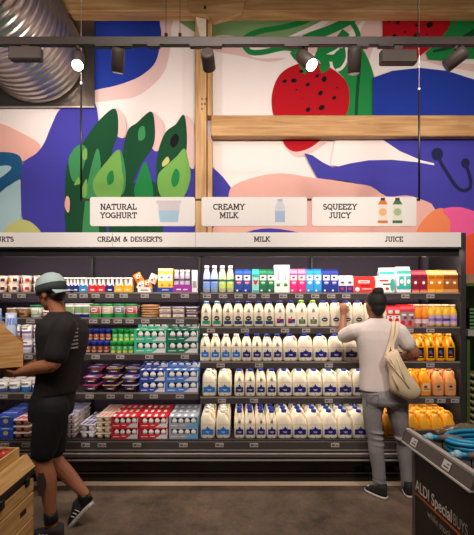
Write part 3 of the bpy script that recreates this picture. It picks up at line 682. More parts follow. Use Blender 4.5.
c_sb = Proto(carton, .066, .155, ct('white', (226, 224, 232)), [(ct('navy', (30, 44, 120)), R(-.032, .032, .0, .062)), (redp, disc(0, .036, .014)), (gryp, disc(.0, .09, .018, .012)), (ct('navy', (30, 44, 120)), disc(0, .092, .012, .006))])
c_tw = Proto(carton, .066, .236, ct('white', (226, 224, 232)), [(tealp, R(-.032, .032, .17, .2)), (tealp, R(-.012, .032, .03, .15)), (wp, disc(.012, .1, .015, .02)), (tealp, R(-.032, -.012, .03, .06))], name='tall_carton')
c_mar = Proto(carton, .073, .205, ct('maroon', (124, 22, 44)), [(wp, disc(0, .09, .013, .014)), (ct('rose', (216, 60, 90)), R(-.03, .03, .0, .03)), (ct('maroon_d', (90, 14, 34)), R(-.03, .03, .13, .15)), (ct('tan', (220, 150, 90)), R(-.034, .034, .0, .016))], topm=ct('maroon_top', (150, 60, 70)), name='juice_carton', gable=True)
c_amb = Proto(carton, .073, .205, ct('amber', (206, 120, 20)), [(wp, disc(0, .09, .014, .012)), (ct('amber_l', (240, 170, 60)), R(-.034, .034, .0, .03)), (ct('amber_d', (160, 84, 20)), R(-.03, .03, .128, .15))], topm=ct('amber_t', (236, 184, 100)), name='juice_carton')
c_brw = Proto(carton, .066, .205, ct('caramel', (160, 88, 30)), [(wp, disc(0, .09, .013, .012)), (ct('tan', (220, 150, 90)), R(-.034, .034, .0, .03)), (ct('brownd', (110, 56, 26)), R(-.03, .03, .128, .15))], topm=ct('tan_t', (216, 170, 120)), name='juice_carton')
def soft_bottle(w_, h, col, items, capm, name='flavoured_milk_bottle', capw=.4):
    r = empty(name); m = col; q = w_/2; b = MB()
    b.loft([(0, q*.85, q*.85), (.006, q, q, 2.4), (h*.55, q, q, 2.4), (h*.7, q*.86, q*.86), (h*.84, q*capw*1.05, q*capw*1.05), (h*.9, q*capw, q*capw)], m, 18); b.build('bottle_body', r)
    b = MB(); b.loft([(h*.885, q*capw*1.12, q*capw*1.12), (h*.995, q*capw*1.12, q*capw*1.12), (h, q*capw, q*capw)], capm, 16); b.build('cap', r)
    # label wraps round the front half of the bottle
    b = MB()
    for z0, z1, mm in items:
        rr = q*1.012; prev = None; pw = 2/2.4
        for i in range(9):
            a = radians(195+150*i/8); c, d_ = cos(a), sin(a); p = (rr*math.copysign(abs(c)**pw, c), rr*math.copysign(abs(d_)**pw, d_))
            if prev: b.face([(prev[0], prev[1], z0), (p[0], p[1], z0), (p[0], p[1], z1), (prev[0], prev[1], z1)], mm, True)
            prev = p
    if items: b.build('wrap_label', r)
    return r
pb_ = mat('pale_blue_plastic', (176, 198, 236), .3); pg_ = mat('pale_lime_plastic', (224, 232, 176), .3)
P_pb = Proto(soft_bottle, .068, .246, pb_, [(.04, .09, mat('lab_blue', (120, 156, 216), .4)), (.10, .12, navy)], wp, capw=.55)
P_pg = Proto(soft_bottle, .068, .246, pg_, [(.04, .08, mat('lab_lime', (196, 214, 110), .4)), (.10, .12, gp)], wp, capw=.55)
P_wt = Proto(carton, .07, .25, wp, [(mat('leaf_print', (110, 170, 60), .4), disc(0, .07, .018, .016)), (gp, R(-.016, .016, .06, .072)), (gryp, R(-.004, .004, .11, .2))], name='tall_carton', gable=False)
run(P_pb, 'R1', [206.5, 214.3], .07, 'pale blue flavoured milk bottle', 'milk bottle')
run(P_pg, 'R1', [222.3, 230.3], .07, 'pale lime flavoured milk bottle', 'milk bottle')
run(c_blue, 'R1', [239, 247.2], .07, 'royal blue long-life milk carton', 'carton')
run(c_teal, 'R1', [255.4], .06, 'pale teal milk carton with red heart', 'carton')
run(c_green, 'R1', [263.2, 271], .07, 'dark green long-life milk carton', 'carton')
run(P_wt, 'R1', [278.4, 285.8], .07, 'tall white carton with green leaf mark', 'carton')
run(c_pink, 'R1', [294, 302], .07, 'bright pink milk carton', 'carton')
run(c_lb, 'R1', [310, 318], .07, 'light blue milk carton', 'carton')
run(c_navy, 'R1', [326.3, 334.4], .072, 'navy blue milk carton', 'carton')
run(c_sb, 'R1', [342.4, 349.8], .066, 'short white and navy carton with strawberry mark', 'carton', rows=1)
def multibox(w_, h, d, m, items, name='multipack_box'):
    r = empty(name); b = MB(); b.box(-w_/2, w_/2, -d/2, d/2, 0, h, m, bev=.002); b.build('box_body', r); art(r, 'printed_label', items, -d/2)
    b = MB(); b.box(-w_/2, w_/2, -.004, .004, h, h+.0008, wp); b.build('tape_strip', r); return r
P_red = Proto(multibox, .188, .145, .12, ct('scarlet', (222, 48, 40)), [(wp, R(-.05, .05, .085, .11)), (ct('scarlet_d', (160, 20, 26)), R(-.03, .06, .055, .07)), (wp, disc(-.06, .03, .02)), (wp, R(-.02, .07, .03, .036)), (ct('scarlet', (222, 48, 40)), R(-.035, .035, .092, .102))])
P_wrd = Proto(multibox, .17, .15, .12, wp, [(redp, R(-.05, .03, .1, .115)), (ink, R(-.02, .05, .07, .082)), (redp, disc(.02, .035, .016, .013)), (tealp, disc(.066, .07, .02, .06))])
place(P_red, 'R1', 364, .12, 'red multipack box with white lettering band', 'multipack box'); place(P_wrd, 'R1', 385, .12, 'white and red multipack box beside the teal cartons', 'multipack box')
for i, x in enumerate([383, 389.5, 396]): place(c_tw, 'R1', x, .066, 'tall white and teal carton', 'carton', row=0, gap=.145, lift=0)
run(c_tw, 'R1', [400.4, 407.4], .066, 'tall teal-striped carton', 'carton')
run(c_mar, 'R1', [415.6, 423.8], .075, 'maroon juice carton', 'juice carton')
run(c_amb, 'R1', [431.6, 439.8], .075, 'amber juice carton', 'juice carton')
run(c_brw, 'R1', [447.6, 455], .075, 'caramel brown juice carton', 'juice carton')
# right second shelf, juice side
c_tom = Proto(carton, .062, .19, ct('tomato', (220, 70, 64)), [(wp, R(-.028, .028, .02, .1)), (redp, disc(0, .05, .02, .03)), (dkg, disc(0, .09, .012, .006)), (wp, R(-.02, .02, .12, .15))], topm=redp, name='juice_carton')
c_ber = Proto(carton, .066, .2, ct('berry', (216, 84, 84)), [(gryp, R(-.03, .03, .02, .13)), (redp, disc(-.008, .035, .02, .024)), (ct('berry_d', (150, 30, 50)), disc(.012, .08, .014, .014)), (wp, R(-.02, .02, .1, .115))], topm=redp, name='juice_carton')
run(c_tom, 'R2', [390.5, 397.3], .062, 'red tomato juice carton', 'juice carton')
run(c_ber, 'R2', [404, 411], .066, 'berry juice carton with grey label', 'juice carton', rows=2)
def jm(n, c): return mat('juice_'+n, c, .3, sss=.15, var=.03)
orange, yellow = jm('orange', (246, 150, 40)), jm('yellow', (246, 196, 60))
P_sor = Proto(soft_bottle, .067, .2, orange, [(.0, .07, mat('lab_whitered', (226, 200, 200), .4)), (.07, .082, redp), (0, .03, mat('lab_garnet', (150, 40, 50), .4))], mat('peach_cap', (240, 196, 150), .4), name='juice_bottle', capw=.55)
P_syl = Proto(soft_bottle, .066, .2, yellow, [(.02, .105, mat('lab_lilac', (206, 178, 216), .4)), (.05, .075, mat('lab_violet', (150, 100, 190), .4))], mat('cream_cap', (240, 224, 180), .4), name='juice_bottle', capw=.55)
run(P_sor, 'R2', [418.6, 426.2], .07, 'small orange juice bottle, red label', 'juice bottle', rows=3)
run(P_syl, 'R2', [432.6, 440, 447.4, 454.8], .066, 'small yellow juice bottle, lilac label', 'juice bottle', rows=3)
# juice jugs
blk_lab = mat('black_label', (24, 22, 30), .4); multi = mat('label_blue_dot', (60, 110, 170), .4)
P_j3 = Proto(milk_bottle, .087, .246, False, mat('orange_cap', (250, 170, 50), .4), [(blk_lab, R(-.028, .028, .03, .125)), (multi, disc(-.006, .085, .013, .018)), (redp, disc(.008, .07, .008)), (yelp, R(-.014, .014, .04, .046))], body=jm('amber', (250, 168, 26)))
P_j4 = Proto(milk_bottle, .104, .246, True, mat('orange_cap', (250, 170, 50), .4), [(mat('lab_cream', (240, 210, 160), .4), R(-.034, .034, .045, .12)), (redp, disc(-.004, .085, .018, .014)), (gp, R(-.024, .03, .06, .068))], body=jm('bright_orange', (252, 160, 30)))
P_j4b = Proto(milk_bottle, .104, .246, True, mat('brown_cap', (150, 90, 60), .4), [(mat('lab_tan', (222, 160, 110), .4), R(-.034, .034, .045, .12)), (brn, disc(-.004, .088, .016, .012)), (brn, R(-.02, .02, .056, .062))], body=jm('pink_orange', (240, 164, 100)))
P_j5 = Proto(milk_bottle, .104, .235, True, mat('orange_cap', (250, 170, 50), .4), [(ink, R(-.03, .03, .03, .038)), (mat('lab_orange', (240, 130, 20), .4), R(-.034, .034, .045, .09))], body=jm('gold', (250, 176, 50)))
def juice_alias(p):
    f = p.fn
    def g(*a, **k): o = f(*a, **k); o.name = 'juice_bottle'; return o
    p.fn = g
for p in (P_j3, P_j4, P_j4b, P_j5): juice_alias(p)
run(P_j3, 'R3', [410.6, 421, 431.2, 441.2, 451.4], MD, 'orange juice bottle with black label', 'juice bottle', rows=2)
run(P_j4, 'R4', [414.4, 426.4], .103, 'bright orange juice jug with cream label', 'juice jug', rows=2)
run(P_j4b, 'R4', [439.4, 451.8], .103, 'pinkish orange juice jug with brown mark', 'juice jug', rows=2)
run(P_j5, 'R5', [390.4, 402.4, 414.4, 426.4, 438.4, 450.4], .103, 'golden orange juice jug', 'juice jug', rows=4)

# left bay ------------------------------------------------------------
def pot(w_, h, bodym, lidm, items=(), name='yoghurt_pot', taper=.82, lidh=.008, n=18, power=2, d=None):
    r = empty(name); q = w_/2; qy = (d or w_)/2; b = MB()
    b.loft([(0, q*taper*.94, qy*taper*.94, power), (.004, q*taper, qy*taper, power), (h-lidh, q*.95, qy*.95, power)], bodym, n); b.build('pot_body', r)
    b = MB(); b.loft([(h-lidh, q, qy, power), (h-.002, q, qy, power), (h, q*.94, qy*.94, power)], lidm, n); b.build('lid', r)
    if items:
        b = MB(); pw = 2/power
        for z0, z1, a0, a1, mm in items:
            prev = None
            def rad_(z): return q*(taper+(.95-taper)*z/h)*1.012, qy*(taper+(.95-taper)*z/h)*1.012
            for i in range(9):
                a = radians(a0+(a1-a0)*i/8); c, s_ = cos(a), sin(a); e = (math.copysign(abs(c)**pw, c), math.copysign(abs(s_)**pw, s_))
                if prev:
                    r0, s0 = rad_(z0); r1, s1 = rad_(z1)
                    b.face([(prev[0]*r0, prev[1]*s0, z0), (e[0]*r0, e[1]*s0, z0), (e[0]*r1, e[1]*s1, z1), (prev[0]*r1, prev[1]*s1, z1)], mm, True)
                prev = e
        b.build('wrap_label', r)
    return r
clear_w = mat('clear_pot', (232, 214, 200), .25); orp = mat('print_orange', (232, 120, 40), .4)
P_po = Proto(pot, .102, .074, clear_w, clear_w, [(.014, .056, 195, 262, orp), (.02, .05, 285, 330, brn)])
P_pr = Proto(pot, .102, .074, clear_w, clear_w, [(.006, .06, 195, 225, brn), (.006, .06, 240, 262, redp), (.02, .05, 285, 330, redp)])
P_pp = Proto(pot, .102, .074, clear_w, clear_w, [(.006, .06, 195, 235, mat('print_plum', (80, 40, 90), .4)), (.02, .05, 270, 330, mat('print_plum', (80, 40, 90), .4))])
for x, p, dsc in [(-1.5, P_po, 'clear pot with orange print at the frame edge'), (10.8, P_po, 'clear dessert pot with orange print'), (23.4, P_pr, 'clear dessert pot with red print'), (36, P_pp, 'clear dessert pot with plum print')]:
    for t in range(2): place(p, 'L1', x, .1, dsc, 'dessert pot', lift=.076*t, tier=('lower', 'upper')[t])
def twin_pack(w_, h, m):
    r = empty('yoghurt_twin_pack'); b = MB(); b.box(-w_/2, w_/2, -.036, .036, 0, h*.42, m, bev=.002); b.build('sleeve', r)
    for s_ in (-1, 1):
        b = MB(); b.loft([(.002, w_*.2, .018), (h*.5, w_*.23, .02), (h*.7, w_*.17, .017), (h*.9, w_*.2, .018)], wp, 12, Matrix.Translation((s_*w_*.24, -.012, 0))); b.build('bottle', r)
    b = MB(); b.box(-w_/2, w_/2, -.034, .036, h*.9, h, wp, bev=.002); b.box(-w_/2, w_/2, .0, .036, h*.4, h*.9, m); b.build('top_card', r)
    art(r, 'printed_label', [(m, [(-w_*.46, h*.4), (w_*.46, h*.4), (w_*.36, h*.55), (0, h*.42), (-w_*.36, h*.55)]), (wp, R(-w_*.2, w_*.24, h*.12, h*.2))], -.0362)
    return r
tw = {}
for x, nm, c, sx in [(61.3, 'rose', (216, 60, 90), 1), (68.6, 'navy', (30, 44, 120), .82), (75.4, 'navy', (30, 44, 120), .82), (83.2, 'light blue', (50, 140, 200), 1), (92, 'red', (214, 40, 50), 1), (100.7, 'red', (214, 40, 50), 1), (109.6, 'deep navy', (32, 40, 120), 1), (118.6, 'yellow', (240, 176, 40), 1), (127.5, 'yellow', (240, 176, 40), 1)]:
    if nm not in tw: tw[nm] = Proto(twin_pack, .077, .132, mat('pack_'+nm.replace(' ', '_'), c, .4))
    place(tw[nm], 'L1', x, .074, nm+' and white twin pack of small yoghurt bottles', 'yoghurt pack', sx=sx)
def tray_box(name, w_, d, h, m, label_items):
    r = empty(name); b = MB(); t = .003
    b.box(-w_/2, w_/2, -d/2, d/2, 0, t, m); b.box(-w_/2, w_/2, -d/2, -d/2+t, t, h, m); b.box(-w_/2, w_/2, d/2-t, d/2, t, h, m); b.box(-w_/2, -w_/2+t, -d/2+t, d/2-t, t, h, m); b.box(w_/2-t, w_/2, -d/2+t, d/2-t, t, h, m)
    b.build('tray_body', r); art(r, 'printed_label', label_items, -d/2); return r
P_ct = Proto(tray_box, 'carton_tray', .115, .1, .045, wp, [(ink, R(-.03, .04, .012, .018)), (orp, R(-.03, .03, .024, .03))])
place(P_ct, 'L1', 144, .1, 'small white tray holding orange snack pouches', 'tray')
def pouch(col, col2):
    r = empty('snack_pouch'); b = MB(); rs = []
    for i in range(7):
        t = i/6; z = -.045+.09*t; q = sin(pi*t)**.6
        rs.append([( .036*math.copysign(abs(cos(a))**.6, cos(a)), .003+.0*t+.015*q*sin(a), z+.045) for a in [2*pi*j/14 for j in range(14)]])
    b.rings(rs, col); b.build('pouch_body', r)
    art(r, 'printed_label', [(wp, disc(0, .05, .018, .013)), (col2, disc(.004, .048, .011, .008)), (brn, disc(-.008, .028, .01, .007))], -.0125); return r
pou = [Proto(pouch, mat('pouch_orange', (232, 122, 44), .35), brn), Proto(pouch, mat('pouch_cream', (226, 206, 190), .35), orp)]
for i, (x, z, ry, k) in enumerate([(139, .03, .35, 1), (148, .03, -.3, 0), (140, .095, -.5, 0), (151, .085, .4, 1)]):
    o = place(pou[k], 'L1', x, .05, ('orange snack pouch', 'cream and orange snack pouch')[k], 'snack pouch', lift=z, tier=('tucked in tray', 'piled on top')[i//2], gap=.03+.0*i); o.rotation_euler = (-.15, ry, .1*i)
c_yel = Proto(carton, .067, .212, ct('butter', (244, 196, 70)), [(wp, R(-.03, .03, .1, .16)), (gryp, disc(0, .13, .016, .012)), (orp, disc(.004, .06, .012, .014)), (wp, R(-.03, .03, .19, .21))], gable=False, name='custard_carton')
P_bt = Proto(tray_box, 'carton_tray', .146, .082, .042, ct('navy_tray', (34, 62, 150)), [(wp, R(-.03, .03, .018, .024))])
place(P_bt, 'L1', 165.3, .082, 'blue card tray holding two yellow cartons', 'tray')
for x in (161.7, 169): place(c_yel, 'L1', x, .067, 'yellow and white custard carton standing in tray', 'carton', lift=.0035, gap=.0195, jit=.1)
P_pt = Proto(tray_box, 'carton_tray', .166, .085, .07, mat('purple_card', (150, 50, 150), .4), [(wp, R(-.05, -.01, .02, .03)), (wp, R(.01, .05, .02, .028))])
place(P_pt, 'L1', 182, .085, 'purple card tray holding three white bottles', 'tray')
P_wb = Proto(soft_bottle, .046, .2, mat('white_bottle', (226, 218, 228), .35), [(.07, .15, mat('lab_greylilac', (190, 178, 200), .4)), (.1, .12, mat('purple_card', (150, 50, 150), .4))], wp, name='drinking_yoghurt_bottle', capw=.8)
run(P_wb, 'L1', [176.2, 181.8, 187.4], .046, 'white drinking yoghurt bottle in the purple tray', 'yoghurt bottle', gap=.026, lift=.0035)
place(Proto(carton, .05, .2, ct('white', (226, 224, 232)), [(gryp, R(-.018, .018, .04, .1))], gable=False, name='slim_carton'), 'L1', 194.6, .05, 'slim plain white carton at the divider', 'carton')

# second shelf left
lidw = mat('film_lid', (226, 216, 214), .3)
P_bt1 = Proto(pot, .098, .085, mat('mousse_brown', (150, 104, 60), .35), lidw, [(.01, .05, 200, 330, mat('mousse_gold', (190, 140, 80), .4)), (.02, .04, 230, 300, brn)], name='dessert_tub', lidh=.014)
run(P_bt1, 'L2', [9.6, 21.4], .098, 'brown mousse tub with white lid', 'dessert tub', rows=2)
P_gt0 = Proto(pot, .104, .112, wp, gp, [(.02, .085, 200, 340, mat('print_leafgreen', (120, 180, 90), .4)), (.03, .07, 240, 300, wp)], name='dessert_tub', lidh=.02)
run(P_gt0, 'L2', [33.4], .104, 'white and green tub with green lid', 'dessert tub', rows=2)
P_rw = Proto(pot, .098, .08, wp, lidw, [(.01, .05, 200, 340, redp), (.02, .04, 230, 290, wp)], name='dessert_tub')
run(P_rw, 'L2', [45.6, 57], .098, 'white tub with red label band', 'dessert tub', rows=2)
P_wg = Proto(pot, .078, .125, wp, lidw, [(.04, .1, 200, 340, mat('print_softgreen', (150, 180, 130), .4)), (.0, .03, 200, 340, navy)], name='dessert_tub', taper=.9)
run(P_wg, 'L2', [68, 77, 84.6-.2], .078, 'tall white pot with soft green label', 'yoghurt pot', rows=2)
gl = mat('green_lid', (30, 150, 64), .35)
for i, (x, c, nm) in enumerate([(93.4, (206, 60, 60), 'red fruit'), (105.9, (232, 200, 160), 'cream'), (118, (120, 110, 130), 'grey berry'), (130, (214, 50, 70), 'strawberry')]):
    mm = mat('tub_fruit_'+nm.replace(' ', '_'), c, .4)
    P = Proto(pot, .106, .122, wp, gl, [(.036, .1, 198, 342, mm), (.05, .09, 240, 300, wp), (.0, .034, 190, 350, gl), (.06, .075, 250, 290, mm)], name='yoghurt_tub', lidh=.016, taper=.88)
    run(P, 'L2', [x], .106, 'green-lidded yoghurt tub with %s label' % nm, 'yoghurt tub', rows=2)
def flat_disc(m1, m2):
    r = empty('cheesecake_tray'); b = MB(); b.loft([(0, .074, .074), (.006, .086, .086), (.012, .088, .088)], m2, 28); b.build('base_tray', r)
    b = MB(); b.loft([(.012, .084, .084), (.02, .08, .08), (.0225, .07, .07)], m1, 28); b.build('film_lid', r); return r
P_fd = Proto(flat_disc, mat('caramel_film', (190, 140, 92), .3), mat('gold_tray', (206, 160, 110), .35))
for t in range(5): place(P_fd, 'L2', 148.4+(t % 2)*.5, .18, 'round flat dessert tray', 'dessert tray', lift=.0232*t, tier=('bottom of stack', 'second up in stack', 'middle of stack', 'fourth up in stack', 'top of stack')[t])
def clam(m1, m2):
    r = empty('biscuit_pack'); b = MB(); b.box(-.052, .052, -.06, .06, 0, .03, m1, bev=.004); b.build('base_tray', r)
    b = MB(); b.box(-.055, .055, -.063, .063, .03, .048, m2, bev=.006); b.build('clear_lid', r)
    art(r, 'printed_label', [(wp, R(-.04, .04, .008, .02)), (brn, R(-.025, .02, .011, .015))], -.06); return r
for x, c, nm in [(165, (226, 196, 156), 'cream'), (178.3, (232, 206, 170), 'pale'), (191.6, (110, 70, 60), 'chocolate')]:
    P = Proto(clam, mat('clam_'+nm, c, .5), mat('clam_lid', (150, 136, 158), .2))
    for row in range(2):
        for t in range(2): place(P, 'L2', x, .126, nm+' dessert pack', 'dessert pack', lift=.0485*t, tier=('lower', 'upper')[t], row=row)

# third shelf left
P_pw = Proto(pot, .1, .125, wp, lidw, [(.05, .07, 190, 350, mat('lab_violet', (150, 100, 190), .4)), (.0, .03, 190, 350, mat('lab_paleviolet', (206, 196, 226), .4)), (.085, .1, 220, 300, gryp)], name='yoghurt_tub', taper=.85)
for t in range(2):
    run(P_pw, 'L3', [0, 12, 24.3, 36.4, 48.4], .1, 'white yoghurt tub with violet band', 'yoghurt tub', lift=.126*t, tier=('lower', 'upper')[t])
chm = mat('choc_pot', (120, 62, 40), .35)
P_ch = Proto(pot, .055, .105, chm, capnavy, [(.01, .03, 200, 340, mat('lab_salmon', (220, 170, 140), .4)), (.045, .075, 230, 310, mat('lab_cherry', (196, 90, 60), .4))], name='dessert_pot', lidh=.042)
P_gc = Proto(pot, .055, .105, mat('mint_pot', (70, 150, 80), .35), gl, [(.0, .03, 200, 340, mat('lab_lime', (196, 214, 110), .4)), (.04, .08, 220, 320, mat('lab_choccream', (216, 196, 170), .4)), (.05, .065, 250, 290, brn)], name='dessert_pot', lidh=.042)
run(P_ch, 'L3', [87, 93.2, 99.4, 105.6], .055, 'brown dessert pot with navy lid', 'dessert pot', rows=4)
run(P_gc, 'L3', [112.4, 118.4, 124.4, 130.2], .055, 'green-lidded dessert pot', 'dessert pot', rows=4)
def bottle_pack(w_, h, d, m, m2, nb=4, top=True, bm=None):
    """sleeve pack with a dark window showing small bottles"""
    r = empty('yoghurt_drink_multipack'); b = MB(); bm = bm or wp; w0, w1 = -w_*.42, w_*.46; z0, z1 = h*.38, h*.88
    b.box(-w_/2, w_/2, -d/2+.02, d/2, 0, h, m); b.box(-w_/2, w_/2, -d/2, -d/2+.02, 0, z0, m); b.box(-w_/2, w_/2, -d/2, -d/2+.02, z1, h, m)
    b.box(-w_/2, w0, -d/2, -d/2+.02, z0, z1, m); b.box(w1, w_/2, -d/2, -d/2+.02, z0, z1, m2); b.face([(w0, -d/2+.0195, z0), (w1, -d/2+.0195, z0), (w1, -d/2+.0195, z1), (w0, -d/2+.0195, z1)], black)
    b.build('sleeve', r)
    for i in range(nb):
        x = w0+(w1-w0)*(i+.5)/nb; q = (w1-w0)/nb*.38
        b = MB(); b.loft([(z0, q*.9, .009), (z0+h*.2, q*1.1, .010), (z0+h*.32, q*1.0, .009), (z1-h*.1, q*.6, .007), (z1-h*.03, q*.55, .006)], bm, 10, Matrix.Translation((x, -d/2+.0095, 0))); b.build('bottle', r)
    art(r, 'printed_label', [(m2, [(w_*.06, .002), (w_*.49, .002), (w_*.49, z0), (w_*.26, z0)]), (wp, R(-w_*.44, -w_*.2, h*.16, h*.22)), (wp, R(-w_*.1, w_*.05, h*.2, h*.26))], -d/2)
    b = MB()
    for i in range(4): x = -w_*.48+w_*.96*i/4; b.face([(x+.003, -d*.46, h+.0008), (x+w_*.12, -d*.46, h+.0008), (x+w_*.12, d*.1, h+.0008), (x+.003, d*.1, h+.0008)], wp)
    b.build('top_print', r)
    return r
g1, g2, g3 = mat('pack_mint', (64, 190, 150), .4), mat('pack_emerald', (16, 120, 92), .4), mat('pack_palegrey', (220, 216, 220), .45)
b1, b2 = mat('pack_royal', (44, 74, 168), .4), mat('pack_azure', (74, 128, 210), .4)
r1, s1 = mat('pack_red', (196, 30, 36), .4), mat('pack_silverblue', (158, 166, 180), .4)
packs = [('L3', 150, .286, .105, g1, 4, 'mint green and white drink pack'), ('L3', 182.2, .286, .105, g2, 4, 'dark emerald and white drink pack'),
         ('L4', 152.3, .23, .1, b1, 3, 'royal blue drink pack'), ('L4', 181.8, .296, .1, b2, 4, 'azure blue drink pack'),
         ('L5', 124.6, .236, .098, r1, 4, 'red drink pack beside cream pots'), ('L5', 153.4, .25, .098, r1, 4, 'red drink pack beside silver packs'), ('L5', 183.4, .256, .098, s1, 4, 'silver and sky blue drink pack')]
for key, x, w_, h, m, nb, dsc in packs:
    P = Proto(bottle_pack, w_, h, .13, m, g3 if m not in (s1,) else mat('pack_sky', (96, 176, 226), .4), nb)
    for row in range(3 if key == 'L5' else 2):
        for t in range(2 if row == 0 or key == 'L5' else 2):
            place(P, key, x, .13, dsc, 'multipack', row=row, lift=(h+.001)*t, tier=('lower', 'upper')[t], jit=.3)
    if key != 'L5':    # one more pack lying on the back row
        o = place(P, key, x, .13, dsc, 'multipack', row=1, lift=(h+.001)*2-.0, tier='top', jit=.3); o.scale = (1, .8, .45)

for p, xs, dsc in ((P_ch, [87, 93.2, 99.4, 105.6], 'brown dessert pot with navy lid'), (P_gc, [112.4, 118.4, 124.4, 130.2], 'green-lidded dessert pot')):
    for row in (1, 2, 3):
        for x in xs: place(p, 'L3', x, .055, dsc, 'dessert pot', row=row, lift=.106, tier='upper')
# fourth shelf left
P_wtb = Proto(pot, .1, .105, wp, lidw, [(.0, .03, 190, 350, mat('lab_steel', (60, 90, 150), .4)), (.05, .07, 220, 320, gryp)], name='yoghurt_tub')
P_wtc = Proto(pot, .09, .105, wp, lidw, [(.0, .045, 190, 350, skyb), (.06, .08, 220, 320, gryp)], name='yoghurt_tub')
run(P_wtb, 'L4', [-1, 11.8], .1, 'white yoghurt tub with steel blue base', 'yoghurt tub', rows=2)
run(P_wtc, 'L4', [23.6, 34.2, 45], .09, 'white yoghurt tub with sky blue base', 'yoghurt tub', rows=2)
foil = mat('purple_foil', (84, 60, 140), .3)
def rimtub(rim):
    r = empty('dessert_twin_tub'); b = MB(); b.loft([(0, .052, .036, 4), (.004, .056, .04, 4), (.056, .066, .046, 4)], mat('aubergine_tub', (44, 26, 50), .3), 20); b.build('tub_body', r)
    b = MB(); b.loft([(.056, .074, .052, 5), (.064, .074, .052, 5)], rim, 20); b.build('rim', r)
    b = MB(); b.loft([(.064, .07, .049, 5), (.068, .068, .047, 5)], foil, 20); b.face([(-.05, -.03, .0685), (.02, -.03, .0685), (.03, .01, .0685), (-.04, .01, .0685)], wp); b.build('foil_lid', r)
    art(r, 'printed_label', [(wp, R(-.02, .02, .026, .034)), (orp, disc(.03, .03, .008)), (foil, R(-.04, -.024, .02, .044))], -.0475); return r
for x, c, nm in [(90.3, (216, 40, 50), 'red'), (109.4, (236, 190, 70), 'yellow'), (129.3, (214, 196, 190), 'cream')]:
    P = Proto(rimtub, mat('rim_'+nm, c, .35))
    for row in range(3):
        for t in range(2+(row > 0)): place(P, 'L4', x, .105, nm+'-rimmed dark dessert tub', 'dessert tub', row=row, lift=.0688*t, tier=('bottom tier', 'middle tier', 'top tier')[t])

# bottom deck left
P_bb = Proto(multibox, .135, .105, .14, b1, [(mat('gold_print', (190, 170, 110), .4), disc(-.0, .05, .022, .02)), (b2, R(-.066, .066, .08, .1)), (wp, R(-.03, .03, .088, .093))])
for row in range(3):
    for t in range(2):
        run(P_bb, 'L5', [5.6-.0], .14, 'blue box with gold roundel', 'dessert box', lift=.107*t, tier=('lower', 'upper')[t]) if row == 0 else place(P_bb, 'L5', 5.6, .14, 'blue box with gold roundel', 'dessert box', row=row, lift=.107*t, tier=('lower', 'upper')[t])
def flat_pack(w_, h, d, m, m2, items):
    r = empty('yoghurt_tray_pack'); b = MB()
    for s_ in (-1, 1): b.loft([(.0, w_*.19, d*.42, 4), (h*.8, w_*.235, d*.48, 4)], m, 16, Matrix.Translation((s_*w_*.25, 0, 0)))
    b.build('twin_cups', r)
    b = MB(); b.box(-w_/2, w_/2, -d/2, d/2, h*.8, h, m2, bev=.001); b.build('foil_lid', r)
    b = MB()
    for i in range(3): b.face([(-w_*.4+w_*.3*i, -d*.4, h+.0006), (-w_*.2+w_*.3*i, -d*.4, h+.0006), (-w_*.1+w_*.28*i, d*.4, h+.0006), (-w_*.3+w_*.28*i, d*.4, h+.0006)], items)
    b.build('lid_print', r); return r
def stackp(P, xs, d, dsc, cat, n, h, rows):
    nm = ['bottom tier', 'second tier', 'third tier', 'fourth tier', 'fifth tier', 'sixth tier']
    for row in range(rows):
        for t in range(n+(0 if row == 0 else 0)):
            for x in xs: place(P, 'L5', x, d, dsc, cat, row=row, lift=(h+.0007)*t, tier=nm[t], jit=.4)
cup_w = mat('cup_white', (220, 206, 200), .4); cup_c = mat('cup_cream', (222, 204, 170), .4)
stackp(Proto(flat_pack, .145, .056, .13, mat('cup_choc', (136, 84, 60), .4), lidw, redp), [21.6], .13, 'brown twin cups with red lids', 'yoghurt cups', 3, .056, 3)
stackp(Proto(flat_pack, .062, .042, .13, cup_w, mat('lid_rose', (206, 186, 190), .4), mat('lid_blueprint', (90, 120, 190), .4)), [50, 57.4, 64, 70.8], .13, 'small white twin cups', 'yoghurt cups', 5, .042, 3)
stackp(Proto(flat_pack, .13, .063, .13, mat('cup_lilacwhite', (222, 212, 222), .4), wp, mat('lid_violet', (96, 70, 160), .4)), [87], .13, 'violet-lidded twin cups', 'yoghurt cups', 2, .063, 3)
stackp(Proto(flat_pack, .13, .0485, .13, cup_c, mat('lid_cream', (232, 216, 200), .4), mat('lid_pink', (226, 150, 140), .4)), [103], .13, 'cream and pink twin cups', 'yoghurt cups', 4, .0485, 3)
finish_labels()

# ------------------------------------------------------------------ produce unit right of the case
gu = empty('produce_display_unit', (X(470, 3.9), 3.9, 0)); tag(gu, 'green-lined produce display unit just right of the dark case', 'display unit')
ux = gu.location.x; gm = mat('olive_green_panel', (74, 98, 46), .5); x0 = X(466.2, 3.75)-ux; x1 = x0+.9
def up(name, *boxes):
    b = MB()
    for q in boxes: b.box(q[0], q[1], q[2]-3.9, q[3]-3.9, q[4], q[5], q[6])
    return b.build(name, gu)
up('back_panel', (x0, x1, 4.2, 4.23, .0, 1.88, gm)); up('side_post', (x0, x0+.03, 3.74, 4.2, 0, Z(340, 3.74), gm))
up('canopy', (x0, x1, 3.75, 4.23, Z(284, 3.75), Z(274, 3.75), mat('canopy_tan', (170, 130, 100), .5)), (x0, x1, 3.745, 3.75, Z(286, 3.75), Z(283, 3.75), gm))
up('shelf', (x0, x1, 3.72, 4.2, Z(336, 3.72), Z(330, 3.72), mat('light_grey_lip', (168, 162, 156), .4))); up('base', (x0+.03, x1, 3.78, 4.2, 0, .3, dark))
up('lower_shelf', (x0+.03, x1, 3.8, 4.2, Z(440, 3.8), Z(437, 3.8), dark))
P = None
